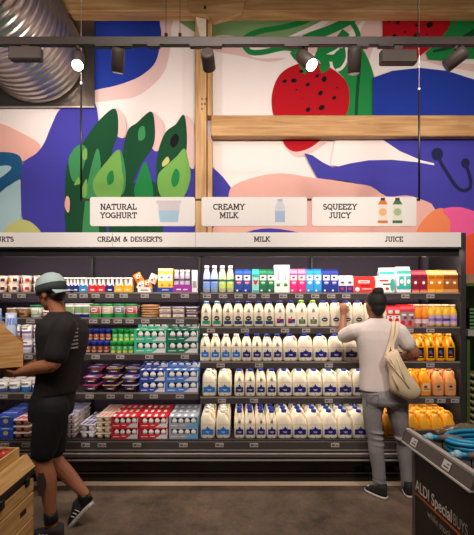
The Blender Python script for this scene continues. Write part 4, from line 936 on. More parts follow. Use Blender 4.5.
for i in range(6):
    b = MB(); b.box(-.05, .05, -.09, .09, 0, .034, black, bev=.006); b.box(-.045, .045, -.094, -.09, .008, .026, mat('herb_label', (130, 170, 190) if i % 2 else (90, 150, 90), .5))
    o = b.build('herb_tray'); o.location = (X(470, 3.85)+.0, 3.87, Z(330, 3.72)+.0005+.0345*i+.0)
    tag(o, 'black produce tray beside the case, %s in its stack' % ('bottom', 'second up', 'third up', 'fourth up', 'fifth up', 'top')[i], 'produce tray', 'stacked black trays on the produce unit')
P = None
for i in range(9):
    b = MB(); b.loft([(0, .1, .1, 4), (.012, .13, .12, 4), (.05, .135, .125, 4)], mat('beige_pulp', (206, 182, 148), .8, bump=.3), 16)
    b.loft([(.05, .125, .115, 4), (.056, .12, .11, 4)], mat('pulp_dark', (120, 100, 76), .8), 16)
    o = b.build('pulp_tray'); o.location = (X(470.2, 3.95)+.13, 3.95, Z(437, 3.8)+.001+.0655*i)
    tag(o, 'beige pulp tray below the green unit shelf, %s of the stack' % ('bottom', 'second up', 'third up', 'fourth up', 'middle', 'sixth up', 'seventh up', 'eighth up', 'top')[i], 'tray', 'stacked beige pulp trays')

# ------------------------------------------------------------------ wooden produce stand, left foreground
ws = empty('wooden_produce_stand', (-1.3, 1.4, 0)); tag(ws, 'pale wooden slatted produce stand with black top, bottom left corner', 'produce stand')
def wp_(name, *boxes, m=pinew):
    b = MB()
    for q in boxes: b.box(q[0]+1.3, q[1]+1.3, q[2]-1.4, q[3]-1.4, q[4], q[5], q[6] if len(q) > 6 else m, bev=.004)
    return b.build(name, ws)
xf, yn, yfar = -.965, .75, 1.9
z = .04; k = 0
while z < .80:
    wp_('slat', (xf-.02, xf, yn, yfar, z, min(z+.115, .815))); wp_('slat', (-1.75, xf-.02, yfar-.02, yfar, z, min(z+.115, .815))); z += .119
for yy in (yn+.02, 1.34, yfar-.07): wp_('corner_post', (xf-.06, xf-.021, yy, yy+.045, 0, .83))
wp_('inner_liner', (-1.74, xf-.07, yn+.02, yfar-.04, .0, .84, black))
b = MB()
for zz_ in (.33, .46, .59, .72):
    for yy in (1.02, 1.28, 1.54, 1.78): b.box(xf+1.3-.004, xf+1.3+.0015, yy-1.4, yy+.05-1.4, zz_-.035, zz_-.012, ink)
b.build('hand_slot', ws)
b = MB(); b.prism([(-.958+1.3, .868), (-.998+1.3, .925), (-1.018+1.3, .92), (-.98+1.3, .862)], yn-1.4, yfar-1.4, pinew); 
recalc(b.build('lip_board', ws))
wp_('top_liner', (-1.75, -1.0, yn, yfar, .85, .885, black)); wp_('under_lip_strip', (-1.0, -.962, yn, yfar-.002, .83, .861, black))  # black strip draws the dark line beneath the lip board
for yy in (1.15, 1.4, 1.62, 1.82): wp_('lip_notch', (-.969, -.955, yy, yy+.03, .80, .842, black))  # black blocks stand for the notches below the lip
pc = empty('small_wooden_crate', (-1.16, 1.735, .886)); tag(pc, 'small wooden crate of red fruit on the black top of the stand', 'crate')
b = MB(); b.box(-.2, .14, -.14, .14, 0, .008, pinew); b.box(-.2, .14, -.14, -.13, .008, .08, pinew); b.box(-.2, .14, .13, .14, .008, .08, pinew); b.box(.13, .14, -.13, .13, .008, .08, pinew); b.box(-.2, -.19, -.13, .13, .008, .08, pinew); b.build('crate_body', pc)
tm = mat('fruit_red', (206, 60, 44), .3); n_ = 0
tomo = None
for ix, x in enumerate((-.155, -.09, -.025, .035, .094)):
    for iy, y_ in enumerate((-.094, -.032, .03, .09)):
        if tomo is None:
            b = MB(); b.loft([(-.024, .012, .012), (-.02, .022, .022), (0, .031, .031), (.018, .024, .024), (.025, .01, .01), (.022, .002, .002)], tm, 14); tomo = recalc(b.build('tomato'))
            b = MB()
            for q in range(5): a = q*2*pi/5; b.face([(0, 0, .027), (.012*cos(a+.3), .012*sin(a+.3), .028), (.02*cos(a), .02*sin(a), .024), (.012*cos(a-.3), .012*sin(a-.3), .028)], dkg)
            b.build('stem', tomo); o = tomo
        else: o = copy_tree(tomo)
        o.location = (-1.16+x, 1.735+y_, .886+.064+random.uniform(-.004, .01)); o.rotation_euler = (random.uniform(-.4, .4), random.uniform(-.4, .4), random.random()*6)
        tag(o, 'small red tomato, %s row from the left, %s from the camera in the crate' % (('first', 'second', 'third', 'fourth', 'fifth')[ix], ('first', 'second', 'third', 'fourth')[iy]), 'tomato', 'tomatoes in the small wooden crate')

# ------------------------------------------------------------------ black special-offer bin, right foreground
BR = Matrix.Rotation(.08, 4, 'Z'); PV = Vector((.9625, 2.2, 0))
def bw(x, y, z=0): return tuple(PV+BR @ (Vector((x, y, z))-PV))
bn = empty('special_offer_bin', bw(1.5, 1.6), .08); tag(bn, 'black and grey special-offer bin with orange underlined lettering, bottom right', 'display bin')
xb = .9625
bp_m = mat('bin_panel', (38, 33, 32), .35); grm = mat('bin_grey_rail', (200, 190, 182), .4, .2); grm2 = mat('bin_rail_face', (100, 90, 84), .45, .2)
def bpx(name, *boxes):
    b = MB()
    for q in boxes: b.box(q[0]-1.5, q[1]-1.5, q[2]-1.6, q[3]-1.6, q[4], q[5], q[6], bev=q[7] if len(q) > 7 else .002)
    return b.build(name, bn)
bpx('side_panel', (xb+.004, xb+.02, 1.69, 2.17, .05, .85, bp_m)); bpx('end_panel', (xb+.02, 1.8, 2.15, 2.17, .05, .85, bp_m))
bpx('near_panel', (xb+.02, 1.8, 1.69, 1.70, .05, .85, bp_m)); bpx('tray_near_wall', (xb-.0, 1.8, 1.665, 1.68, .862, .925, grm))
bpx('corner_post', (xb, xb+.03, 2.17, 2.2, 0, .86, mat('post_grey', (120, 110, 104), .4, .4)))
# tray with outward sloping rail
b = MB(); b.prism([(xb-.035-1.5, .868), (xb-.010-1.5, .925), (xb+.0-1.5, .925), (xb-.018-1.5, .862)], 1.665-1.6, 2.24-1.6, grm2); recalc(b.build('price_rail', bn))
b = MB(); b.box(xb-.014-1.5, xb+.012-1.5, 1.665-1.6, 2.24-1.6, .922, .934, grm); b.box(xb-.040-1.5, xb-.018-1.5, 1.665-1.6, 2.24-1.6, .858, .867, mat('rail_white_edge', (228, 220, 212), .4)); b.build('rail_trim', bn)
b = MB(); b.prism([(xb-.035-1.5, .858), (xb-.012-1.5, .934), (xb+.03-1.5, .934), (xb+.03-1.5, .858)], 2.24-1.6, 2.252-1.6, grm2); recalc(b.build('rail_end_cap', bn))
bpx('tray_floor', (xb-.015, 1.8, 1.665, 2.24, .85, .862, grm2)); bpx('tray_end', (xb+.03, 1.8, 2.225, 2.24, .862, .925, grm2))
for yy, in ((2.131,), (1.843,)):
    b = MB(); T = Matrix.Translation((xb-.0235-1.5-.002, yy-1.6, .896)) @ Matrix.Rotation(radians(23.6), 4, 'Y')
    b.box(-.002, .0, -.028, .028, -.02, .02, mat('white_tag', (222, 214, 208), .6), T); b.box(-.0026, -.002, -.02, .016, -.011, -.005, ink, T); b.box(-.0026, -.002, -.02, .0, .004, .009, ink, T); b.build('price_tag', bn)
# lettering on the side panel, reading towards the camera
MT = lambda y, z: Matrix.Translation((xb+.0035-1.5, y-1.6, z)) @ Matrix(((0, 0, -1, 0), (-1, 0, 0, 0), (0, 1, 0, 0), (0, 0, 0, 1)))
lt = mat('letter_silver', (240, 228, 216), .4); lt2 = mat('letter_dim', (176, 162, 150), .5)
text_mesh('lettering', 'ALDI Special', .322, MT(2.172, .626), lt, bn, .014, .058); text_mesh('lettering', 'BUYS', .10, MT(1.838, .626), lt2, bn, 0, .052)
text_mesh('small_lettering', 'while stocks last', .29, MT(2.055, .545), lt2, bn, .004, .034)
b = MB(); b.box(xb-1.5, xb+.004-1.5, 1.73-1.6, 2.17-1.6, .602, .611, mat('orange_line', (190, 92, 30), .5)); b.build('underline', bn)

# blue hoses and wrapped goods in the bin tray
hose = mat('hose_blue', (48, 168, 216), .3); capb = mat('pale_blue_connector', (164, 208, 230), .35); grey_p = mat('grey_plastic', (120, 112, 108), .45)
def hose_coil(loc, r, turns, label, rz=.08, ry=.55):
    ro = empty('garden_hose_coil', loc, rz); tag(ro, label, 'garden hose', 'blue hose coils in the offer bin')
    b = MB(); pts = []
    N = 36
    for i in range(int(turns*N)+1):
        a = 2*pi*i/N; t = i/N; lay_ = t/2.0
        pts.append(((r+.008*sin(t*7)+.012*(t % 2))*cos(a), ry*(r+.012*(t % 2))*sin(a), .014+.0235*lay_))
    b.tube(pts, .0105, hose, 8); b.build('hose', ro)
    e = Vector((-.265, .05, .078)); st_ = Vector((-r*.93, .03, .07))
    b = MB(); b.tube([st_+Vector((.03, -.03, -.005)), st_, e+Vector((.03, -.01, 0)), e+Vector((.012, -.004, 0))], [.010, .0105, .012, .014], hose, 10); b.ball(e, .021, capb); b.tube([e+Vector((-.02, .0, .0)), e+Vector((-.034, .0, .0))], .013, capb, 12); b.build('connector', ro)
    b = MB(); q = e+Vector((.028, -.03, .006)); b.tube([q, q+Vector((.045, -.02, .006)), q+Vector((.085, -.03, 0)), q+Vector((.115, -.05, -.01))], [.013, .018, .019, .014], grey_p, 10); b.tube([q+Vector((.06, -.02, -.004)), q+Vector((.05, -.045, -.03))], .009, black, 8); b.build('spray_gun', ro)
    for a in (.5, 2.6, 4.4):
        b = MB(); c_ = Vector((r*cos(a), r*ry*sin(a), .05)); t_ = Vector((cos(a), sin(a), 0)); 
        b.tube([c_+t_*.03+Vector((0,0,-.045)), c_+t_*.034+Vector((0,0,.03)), c_-t_*.004+Vector((0,0,.045)), c_-t_*.03+Vector((0,0,.03)), c_-t_*.026+Vector((0,0,-.045))], .003, black, 6); b.build('cable_tie', ro)
    return ro
hose_coil(bw(1.26, 2.03, .8625), .185, 7.2, 'bright blue hose coil at the far end of the bin')
hose_coil(bw(1.26, 1.80, .8625), .185, 6.2, 'bright blue hose coil nearest the camera in the bin')
# clear wrapped goods behind
wrap = mat('crinkled_wrap', (150, 150, 140), .18, .2, var=.5, scale=60, bump=.6); wrap2 = mat('crinkled_wrap_brown', (130, 112, 90), .2, .1, var=.5, scale=50, bump=.6)
for i, (x, y_, m, lab) in enumerate([bw(1.62, 2.17)[:2]+(wrap, 'grey plastic-wrapped bundle behind the blue hoses at the far corner'), bw(1.27, 2.18)[:2]+(wrap2, 'brownish plastic-wrapped bundle at the bin end behind the blue hoses')]):
    ro = empty('wrapped_bundle', (x, y_, .873)); tag(ro, lab, 'wrapped goods')
    b = MB(); rs = []
    for k in range(9):
        t = k/8; q = .3+.7*sin(pi*t)**.5
        rs.append([(-.15+.30*t, .030*q*cos(a)*(1+.12*sin(5*a+k)), .048+.05*q*sin(a)*(1+.15*cos(4*a+k*2))) for a in [2*pi*j/20 for j in range(20)]])
    b.rings(rs, m); recalc(b.build('wrapping', ro))
    b = MB(); b.tube([(-.14, 0, .042), (-.165, .0, .05), (-.18, .01, .06)], [.012, .02, .004], m, 8); b.build('twisted_end', ro)

# ------------------------------------------------------------------ people
skin_w = mat('skin_warm', (150, 98, 72), .5, sss=.1); skin_m = mat('skin_tan', (168, 108, 76), .5, sss=.1)
def remesh(o, vox, sm=6, it=.6):
    r = o.modifiers.new('remesh', 'REMESH'); r.mode = 'VOXEL'; r.voxel_size = vox; r.use_smooth_shade = True
    s_ = o.modifiers.new('smooth', 'SMOOTH'); s_.factor = it; s_.iterations = sm; return o
def sect(mb, secs, m, n=20):
    """torso loft; secs: (x,y,z,rx,ry,rot)"""
    rs = []
    for (x, y, z, rx, ry, rot) in secs:
        r = []
        for j in range(n):
            a = 2*pi*j/n; u, v = rx*math.copysign(abs(cos(a))**.85, cos(a)), ry*math.copysign(abs(sin(a))**.85, sin(a))
            r.append((x+u*cos(rot)-v*sin(rot), y+u*sin(rot)+v*cos(rot), z))
        rs.append(r)
    mb.rings(rs, m)
def limb(mb, pts, rad, m, k=4, n=12):
    P = smooth_poly([tuple(p)+(q,) for p, q in zip(pts, rad)], k, False)
    mb.tube([p[:3] for p in P], [p[3] for p in P], m, n)
    mb.ball(pts[0], rad[0], m, 12, 8); mb.ball(pts[-1], rad[-1], m, 12, 8)
def head(mb, M, m):
    """local: face looks to +Y, origin at head centre"""
    mb.ball((0, -.008, .02), (.074, .094, .098), m, 20, 14, M)
    mb.ball((0, .018, -.045), (.056, .068, .070), m, 18, 12, M)      # jaw
    mb.ball((0, .062, -.098), (.022, .02, .018), m, 12, 8, M)        # chin
    mb.tube([(0, .084, .012), (0, .098, -.012), (0, .110, -.03), (0, .09, -.042)], [.008, .011, .014, .01], m, 10, M)   # nose
    for s_ in (-1, 1):
        mb.ball((s_*.075, -.005, -.012), (.010, .02, .032), m, 12, 8, M)       # ears
        mb.ball((s_*.030, .078, .026), (.026, .012, .008), m, 10, 6, M)        # brow
    mb.ball((0, .082, -.062), (.024, .012, .006), m, 10, 6, M); mb.ball((0, .08, -.074), (.02, .012, .007), m, 10, 6, M)   # lips
def hand(mb, wrist, direction, palm_n, m, curl=.5, side=1, sc=1):
    """palm box plus five unequal bent fingers; direction = along the hand, palm_n = where the palm faces"""
    d = Vector(direction).normalized(); n = Vector(palm_n); n = (n-d*n.dot(d)).normalized(); s_ = d.cross(n)*side
    w0 = Vector(wrist)
    mb.tube([w0-d*.02, w0+d*.02, w0+d*.055, w0+d*.085], [.024*sc, .03*sc, .037*sc, .033*sc], m, 12)
    for i, (off, ln, r) in enumerate([(-.028, .066, .0085), (-.010, .076, .009), (.009, .071, .0088), (.027, .056, .0078)]):
        p = w0+d*.075+s_*off*sc; pts = [p]; a = .15
        for seg in (.42, .32, .26):
            a += curl; dd_ = (d*cos(a)+n*sin(a)); p = p+dd_*ln*seg*sc; pts.append(p)
        mb.tube(pts, [r, r, r*.95, r*.8], m, 8); mb.ball(pts[-1], r*.85, m, 8, 6)
    p = w0+d*.028-s_*.028*sc; pts = [p, p-s_*.022+d*.022+n*.012, p-s_*.026+d*.045+n*.026, p-s_*.018+d*.062+n*.034]
    mb.tube(pts, [.012, .011, .010, .008], m, 8); mb.ball(pts[-1], .008, m, 8, 6)

# ---- shopper in a pale tee, back to the camera
def woman():
    Y0 = 3.36; s_ = F/Y0
    def q(px, py, y=Y0): return Vector((X(px, y), y, Z(py, y)))
    ro = empty('person', (q(386, 400).x, Y0, 0)); tag(ro, 'person in pale t-shirt and grey jeans reaching for milk, back turned', 'person')
    off = Vector(ro.location)
    b = MB(); sk = skin_w
    hc = q(375, 304.5); M = Matrix.Translation(hc+Vector((0, 0, 0))) @ Matrix.Rotation(radians(12), 4, 'Z')
    head(b, M, sk)
    nb = q(377.5, 320)
    limb(b, [hc+Vector((0, -.012, -.045)), nb+Vector((0, 0, .0)), nb+Vector((0, 0, -.06))], [.050, .052, .06], sk)
    # arms
    LS, LE, LW = q(356, 331), q(342, 337, 3.50), q(343.6, 315, 3.55)
    limb(b, [LS, (LS+LE)/2, LE, (LE*.6+LW*.4), LW], [.05, .046, .040, .038, .025], sk)
    hand(b, LW, (.05, .25, 1), (-.0, 1, -.2), sk, .42, 1)
    RS, RE, RW = q(399, 332), q(414.5, 354, Y0-.02), Vector((q(405, 362).x, Y0+.17, q(405, 362).z+.0))
    limb(b, [RS, (RS+RE)/2+Vector((.008, 0, 0)), RE, (RE*.6+RW*.4), RW], [.052, .049, .046, .040, .027], sk)
    hand(b, RW, (-.75, .3, .15), (.1, -.4, .9), sk, .5, -1)
    # trunk and legs inside the clothes
    sect(b, [(q(384, 402).x, Y0, q(0, 402).z, .15, .10, 0), (q(377, 380).x, Y0, q(0, 380).z, .125, .085, 0), (q(377, 350).x, Y0, q(0, 350).z, .14, .09, 0), (q(377, 330).x, Y0, q(0, 330).z, .16, .08, 0), (q(377.5, 322).x, Y0, q(0, 322).z, .06, .05, 0)], sk)
    limb(b, [q(374, 402), q(375, 438, Y0-.005), q(379.3, 484, Y0-.005)], [.08, .045, .032], sk)
    limb(b, [q(396, 402), q(402.5, 438, Y0+.02), q(405, 462, Y0+.03), q(407, 484, Y0+.03)], [.08, .045, .036, .03], sk)
    o = remesh(b.build('body', ro), .0055, 3, .5); o.location = -off
    # hair with a bun
    b = MB(); hm = mat('hair_black', (24, 18, 16), .75, var=.4, scale=80, bump=.4)
    b.ball((0, -.022, .030), (.079, .094, .086), hm, 20, 14, M); b.ball((0, -.05, -.02), (.060, .058, .07), hm, 18, 12, M); b.ball((0, -.055, -.055), (.045, .04, .04), hm, 14, 10, M)
    b.ball((-.004, -.055, .108), (.047, .044, .036), hm, 16, 12, M); b.ball((.012, -.06, .128), (.024, .026, .016), hm, 12, 8, M)
    o = remesh(b.build('hair', ro), .006, 3, .5); o.location = -off
    b = MB()
    for e in (-1, 1): b.ball((e*.030, .078, .008), (.013, .008, .008), wp, 10, 8, M); b.ball((e*.030, .0855, .008), (.006, .003, .006), ink, 8, 6, M)
    o = b.build('eyes', ro); o.location = -off
    # t-shirt
    tm_ = mat('tee_pale', (214, 200, 194), .85, var=.06, scale=12, bump=.3); b = MB()
    S_ = lambda px, py, rx, ry, dy=0: (q(px, py).x, Y0+dy, q(px, py).z, rx, ry, 0)
    sect(b, [S_(376.5, 389.5, .140, .112, -.005), S_(376.5, 380, .138, .112), S_(377, 366, .142, .108), S_(377, 350, .158, .11), S_(377, 338, .185, .108), S_(377, 330, .195, .098), S_(377, 324.5, .155, .08), S_(377.5, 320, .085, .062), S_(377.5, 318.2, .062, .056)], tm_, 28)
    LT = LS+(LE-LS)*.78; RT = RS+(RE-RS)*.52
    limb(b, [LS+Vector((.03, 0, .008)), LS, (LS+LT)/2, LT], [.062, .068, .068, .064], tm_); limb(b, [RS+Vector((-.03, 0, .005)), RS, (RS+RT)/2, RT], [.066, .072, .070, .070], tm_)
    for (a0, a1, r) in []:
        A, B = q(*a0, Y0-.090), q(*a1, Y0-.094); b.tube([A.lerp(B, t)+Vector((0, -.012*sin(pi*t), -.012*sin(pi*t))) for t in (0, .25, .5, .75, 1)], r, tm_, 8)
    o = remesh(b.build('t_shirt', ro), .007, 5, .6); o.location = -off
    # jeans
    jn = mat('grey_denim', (136, 130, 130), .85, var=.28, scale=9, bump=.35); b = MB()
    sect(b, [S_(384.5, 404, .165, .115), S_(385, 400, .182, .125, -.008), S_(384, 394, .182, .125, -.008), S_(380, 386, .150, .108)], jn, 26)
    limb(b, [q(373.5, 402), q(372.5, 420), q(375, 438, Y0-.005), q(376, 450, Y0-.01), q(378.5, 468, Y0-.01), q(379.5, 484.5, Y0-.005)], [.095, .076, .062, .064, .056, .050], jn)
    limb(b, [q(396.5, 402), q(399, 420), q(402.5, 438, Y0+.02), q(404, 452, Y0+.03), q(406, 468, Y0+.03), q(407, 484, Y0+.03)], [.097, .078, .058, .060, .052, .048], jn)
    for (px, py, rr) in [(375.5, 437, .070), (376, 443, .070), (379, 476, .057), (379.5, 481, .058), (402.5, 439, .069), (375, 431, .075)]: 
        p = q(px, py, Y0-.004); b.loft([(-.008, rr*.92, rr*.92), (0, rr*1.04, rr*1.04), (.008, rr*.92, rr*.92)], jn, 16, Matrix.Translation(p) @ Matrix.Rotation(.15, 4, 'Y'))
    o = remesh(b.build('jeans', ro), .007, 4, .5); o.location = -off
    b = MB(); pk = mat('denim_seam', (80, 74, 74), .9)
    for px in (373, 394):
        c = q(px, 402, Y0-.139+.004)
        for (dx0, dz0, dx1, dz1) in ((-.05, .05, .05, .05), (-.05, .05, -.044, -.04), (.05, .05, .044, -.04), (-.044, -.04, 0, -.058), (.044, -.04, 0, -.058)):
            b.tube([c+Vector((dx0, abs(dx0)*.3, dz0)), c+Vector((dx1, abs(dx1)*.3, dz1))], .0022, pk, 6)
    o = b.build('pocket_seams', ro); o.location = -off
    # shoes
    for (px, y_, rz) in ((379.5, Y0-.03, radians(38)), (408, Y0+.0, radians(-12))):
        b = MB(); sole = mat('shoe_sole', (206, 196, 186), .6); cv = mat('black_canvas', (30, 27, 28), .8, bump=.2)
        b.loft([(0, .040, .125, 3, 0, .04), (.024, .042, .128, 3, 0, .04)], sole, 24); b.loft([(.024, .039, .122, 3, 0, .04), (.05, .037, .112, 2.6, 0, .034), (.075, .036, .075, 2.2, 0, -.008), (.12, .040, .048, 2, 0, -.03)], cv, 24)
        b.box(-.016, .016, .075, .135, .05, .058, sole); o = b.build('shoe', ro); o.location = Vector((X(px, y_), y_, .003))-off; o.rotation_euler = (0, 0, rz); o.scale = (.9, .82, .95)
    # tote bag over the right shoulder
    tb = empty('tote_bag', (q(400, 380).x, Y0-.15, q(400, 380).z)); tag(tb, 'cream canvas tote bag hanging from the shopper\'s right shoulder', 'bag')
    cm_ = mat('cream_canvas', (218, 194, 160), .9, var=.08, scale=15, bump=.3); cm2 = mat('canvas_print', (170, 150, 125), .9)
    y1 = Y0-.185; b = MB()
    out = [(383, 354.5), (396, 347.5), (399, 352), (405, 364), (413, 377), (422, 390), (421, 399), (411, 402.5), (398, 397), (389, 391), (388, 374), (386, 362)]
    P = smooth_poly(out, 3); cxp = sum(p[0] for p in P)/len(P); cyp = sum(p[1] for p in P)/len(P); rs = []
    for f_, dy in ((.0, .044), (.55, .04), (.85, .028), (1, .0), (.85, -.028), (.55, -.042), (.0, -.046)):
        rs.append([tuple(q(cxp+(p[0]-cxp)*max(f_, .02), cyp+(p[1]-cyp)*max(f_, .02), y1)+Vector((0, -dy, 0))) for p in P])
    b.rings(rs, cm_)
    for (a0, a1) in [((390, 356), (398, 376)), ((396, 355), (406, 386)), ((392, 372), (399, 392)), ((388, 360), (412, 392))]:
        A, B = q(*a0, y1-.04), q(*a1, y1-.04); b.tube([A, A.lerp(B, .5)+Vector((0, -.006, 0)), B], [.004, .010, .004], cm_, 8)
    o = recalc(b.build('bag_body', tb)); sm_ = o.modifiers.new('smooth', 'SMOOTH'); sm_.iterations = 3; o.location = -Vector(tb.location)
    for dx, x_top in ((0, 393), (3, 397)):
        b = MB(); pts = [q(386.5+dx*2.4, 354.5-dx*.8, y1), q(389.5+dx, 345, Y0-.150), q(x_top-.5, 334, Y0-.130), q(x_top, 326.5, Y0-.095), q(x_top+.3, 322.3, Y0-.04), q(x_top, 322.5, Y0+.05), q(x_top-1, 332, Y0+.12)]
        P_ = smooth_poly([tuple(p) for p in pts], 4, False); rs = []
        for i, p in enumerate(P_):
            p = Vector(p); a = Vector(P_[max(i-1, 0)]); c = Vector(P_[min(i+1, len(P_)-1)]); t = (c-a).normalized(); u = Vector((1, 0, 0)); n_ = t.cross(u).normalized()
            rs.append([tuple(p+u*e*.013+n_*g*.002) for e, g in ((-1, -1), (1, -1), (1, 1), (-1, 1))])
        b.rings(rs, cm_, sm=False); o = recalc(b.build('strap', tb)); o.location = -Vector(tb.location)
woman()

# ---- man walking left in dark clothes
def man():
    Y0 = 2.78
    def q(px, py, y=Y0): return Vector((X(px, y), y, Z(py, y)))
    ro = empty('person', (q(52, 400).x, Y0, 0)); tag(ro, 'person in pale cap, black t-shirt and shorts walking left past the yoghurt', 'person'); off = Vector(ro.location)
    th = radians(72)     # heading: +Y turned towards -X
    b = MB(); sk = skin_m; hc = q(51, 292.5); M = Matrix.Translation(hc) @ Matrix.Rotation(th, 4, 'Z') @ Matrix.Rotation(radians(-14), 4, 'X')
    head(b, M, sk)
    nb = q(58, 313)
    limb(b, [hc+Vector((.022, 0, -.05)), nb, nb+Vector((.01, 0, -.05))], [.054, .056, .065], sk)
    RS, RE, RW = q(64, 328, Y0-.17), q(53, 364, Y0-.22), q(19, 372, Y0-.14)
    limb(b, [RS, (RS+RE)/2, RE, RE*.6+RW*.4, RW], [.058, .054, .045, .043, .028], sk); hand(b, RW, (-1, .05, -.02), (0, .2, 1), sk, .25, 1)
    LS, LE, LW = q(60, 326, Y0+.17), q(48, 360, Y0+.24), q(22, 370, Y0+.16)
    limb(b, [LS, (LS+LE)/2, LE, LE*.6+LW*.4, LW], [.056, .052, .044, .042, .028], sk); hand(b, LW, (-1, -.05, -.02), (0, -.2, 1), sk, .25, -1)
    sect(b, [(q(53, 404).x, Y0, q(0, 404).z, .12, .085, th), (q(60, 370).x, Y0, q(0, 370).z, .12, .085, th), (q(63, 340).x, Y0, q(0, 340).z, .16, .10, th), (q(61, 322).x, Y0, q(0, 322).z, .14, .07, th), (q(59, 315).x, Y0, q(0, 315).z, .06, .06, 0)], sk)
    K1, A1 = q(42.5, 459, Y0-.08), q(50.5, 512, Y0-.06)
    limb(b, [q(52, 408, Y0-.07), q(47, 434, Y0-.09), K1, q(47.5, 480, Y0-.07), A1, q(52, 524, Y0-.06)], [.08, .078, .060, .060, .037, .038], sk)
    K2, A2 = q(54, 457, Y0+.11), q(84, 493, Y0+.12)
    limb(b, [q(53, 408, Y0+.07), q(54, 432, Y0+.1), K2, q(68, 475, Y0+.12), A2, A2+Vector((.01, 0, -.04))], [.08, .074, .056, .054, .036, .036], sk)
    o = remesh(b.build('body', ro), .0058, 3, .5); o.location = -off
    # hair, cap
    b = MB(); hm = mat('hair_dark_brown', (40, 28, 22), .5, var=.4, scale=80, bump=.4)
    b.ball((0, -.014, .026), (.079, .097, .097), hm, 20, 14, M); b.ball((0, -.055, -.03), (.062, .045, .045), hm, 16, 12, M); 
    o = remesh(b.build('hair', ro), .006, 3, .5); o.location = -off
    b = MB(); cp = mat('cap_pale', (168, 184, 184), .8, var=.08, bump=.2); cd = mat('cap_band', (44, 50, 54), .8)
    b.loft([(.0, .090, .108, 2, 0, -.008), (.03, .091, .109, 2, 0, -.008), (.07, .084, .10, 2, 0, -.01), (.105, .062, .074, 2, 0, -.012), (.124, .03, .036, 2, 0, -.012), (.128, .004, .004, 2, 0, -.012)], cp, 28, M @ Matrix.Translation((0, 0, .01)))
    b.loft([(-.012, .0905, .1085, 2, 0, -.008), (.044, .0925, .1105, 2, 0, -.008)], cd, 28, M @ Matrix.Translation((0, 0, .01)))
    o = recalc(b.build('cap', ro)); o.location = -off
    b = MB(); rs = []
    for t in range(7):
        u = t/6; a = -1+2*u; w_ = .075*math.sqrt(max(0, 1-a*a*.9)); yy = -.105-.075*math.sqrt(max(0, 1-a*a))
        rs.append([(a*.075, -.08, -.002), (a*.075, yy, -.03), (a*.075, yy, -.036), (a*.075, -.08, -.008)])
    b.rings(rs, cp, M @ Matrix.Translation((0, 0, .004)), sm=False); recalc(b.build('cap_brim', o))
    b = MB()
    for e in (-1, 1): b.ball((e*.030, .078, .008), (.013, .008, .008), wp, 10, 8, M); b.ball((e*.030, .0855, .008), (.006, .003, .006), ink, 8, 6, M)
    o = b.build('eyes', ro); o.location = -off
    # t-shirt
    tm_ = mat('tee_black', (26, 20, 20), .85, var=.15, scale=10, bump=.3); b = MB(); R_ = th-pi/2
    # ellipse: first radius runs front to back, second across the shoulders
    def S_(px, py, fb, sd): return (q(px, py).x, Y0, q(px, py).z, sd, fb, th)
    sect(b, [S_(56, 392, .118, .16), S_(58, 380, .114, .16), S_(61, 362, .118, .168), S_(63, 345, .135, .19), S_(63.5, 332, .132, .205), S_(62, 322, .11, .19), S_(60.5, 316, .075, .12), S_(59, 311.5, .06, .066)], tm_, 28)
    RT, LT = RS+(RE-RS)*.72, LS+(LE-LS)*.72
    limb(b, [RS+Vector((0, .04, .01)), RS, (RS+RT)/2, RT], [.07, .078, .076, .076], tm_); limb(b, [LS+Vector((0, -.04, .01)), LS, (LS+LT)/2, LT], [.07, .078, .076, .076], tm_)
    o = remesh(b.build('t_shirt', ro), .008, 5, .6); o.location = -off
    # pale stripes printed on the back of the shirt
    b = MB(); stp = mat('shirt_stripe', (176, 160, 150), .8)
    back = Vector((sin(th), -cos(th), 0)); side = Vector((cos(th), sin(th), 0))
    for i in range(6):
        z = q(0, 328+i*3.6).z; cx_ = q(63.5, 0).x; fb = .137; sd = .2
        pts = []
        for a in [radians(-62+58*j/6) for j in range(7)]:
            pts.append(Vector((cx_, Y0, z))+back*fb*cos(a)**.85*1.012+side*sd*math.copysign(abs(sin(a))**.85, sin(a))*1.012)
        rs = [[tuple(p+Vector((0, 0, e))+back*g) for e, g in ((-.005, -.006), (-.005, .002), (.005, .002), (.005, -.006))] for p in pts]
        b.rings(rs, stp, sm=False)
    o = recalc(b.build('back_print', ro)); o.location = -off
    # shorts
    sh_ = mat('shorts_black', (11, 10, 13), .85, var=.15, scale=10, bump=.3); b = MB()
    sect(b, [S_(51, 416, .112, .16), S_(52.5, 405, .122, .168), S_(54, 394, .115, .16), S_(57, 384, .106, .15)], sh_, 26)
    limb(b, [q(52, 408, Y0-.08), q(47.5, 430, Y0-.085), q(44, 450, Y0-.085)], [.112, .098, .084], sh_); limb(b, [q(53, 408, Y0+.08), q(53.5, 430, Y0+.1), q(54, 447, Y0+.11)], [.108, .096, .084], sh_)
    o = remesh(b.build('shorts', ro), .008, 4, .5); o.location = -off
    # calf tattoo, sock
    for (kn, ak, yy) in ((q(47.2, 486, Y0-.07), A1, 0), (q(84, 488, Y0+.12), A2, 1)):
        b = MB(); d_ = (ak-kn).normalized()
        b.tube([ak-d_*.0, ak+d_*.0+Vector((0, 0, -.03)), ak+Vector((.008*(yy*2+1), 0, -.07))], [.044, .045, .046], black, 14); o = b.build('sock', ro); o.location = -off
    tat = mat('tattoo_ink', (64, 46, 42), .6, var=.5, scale=40)
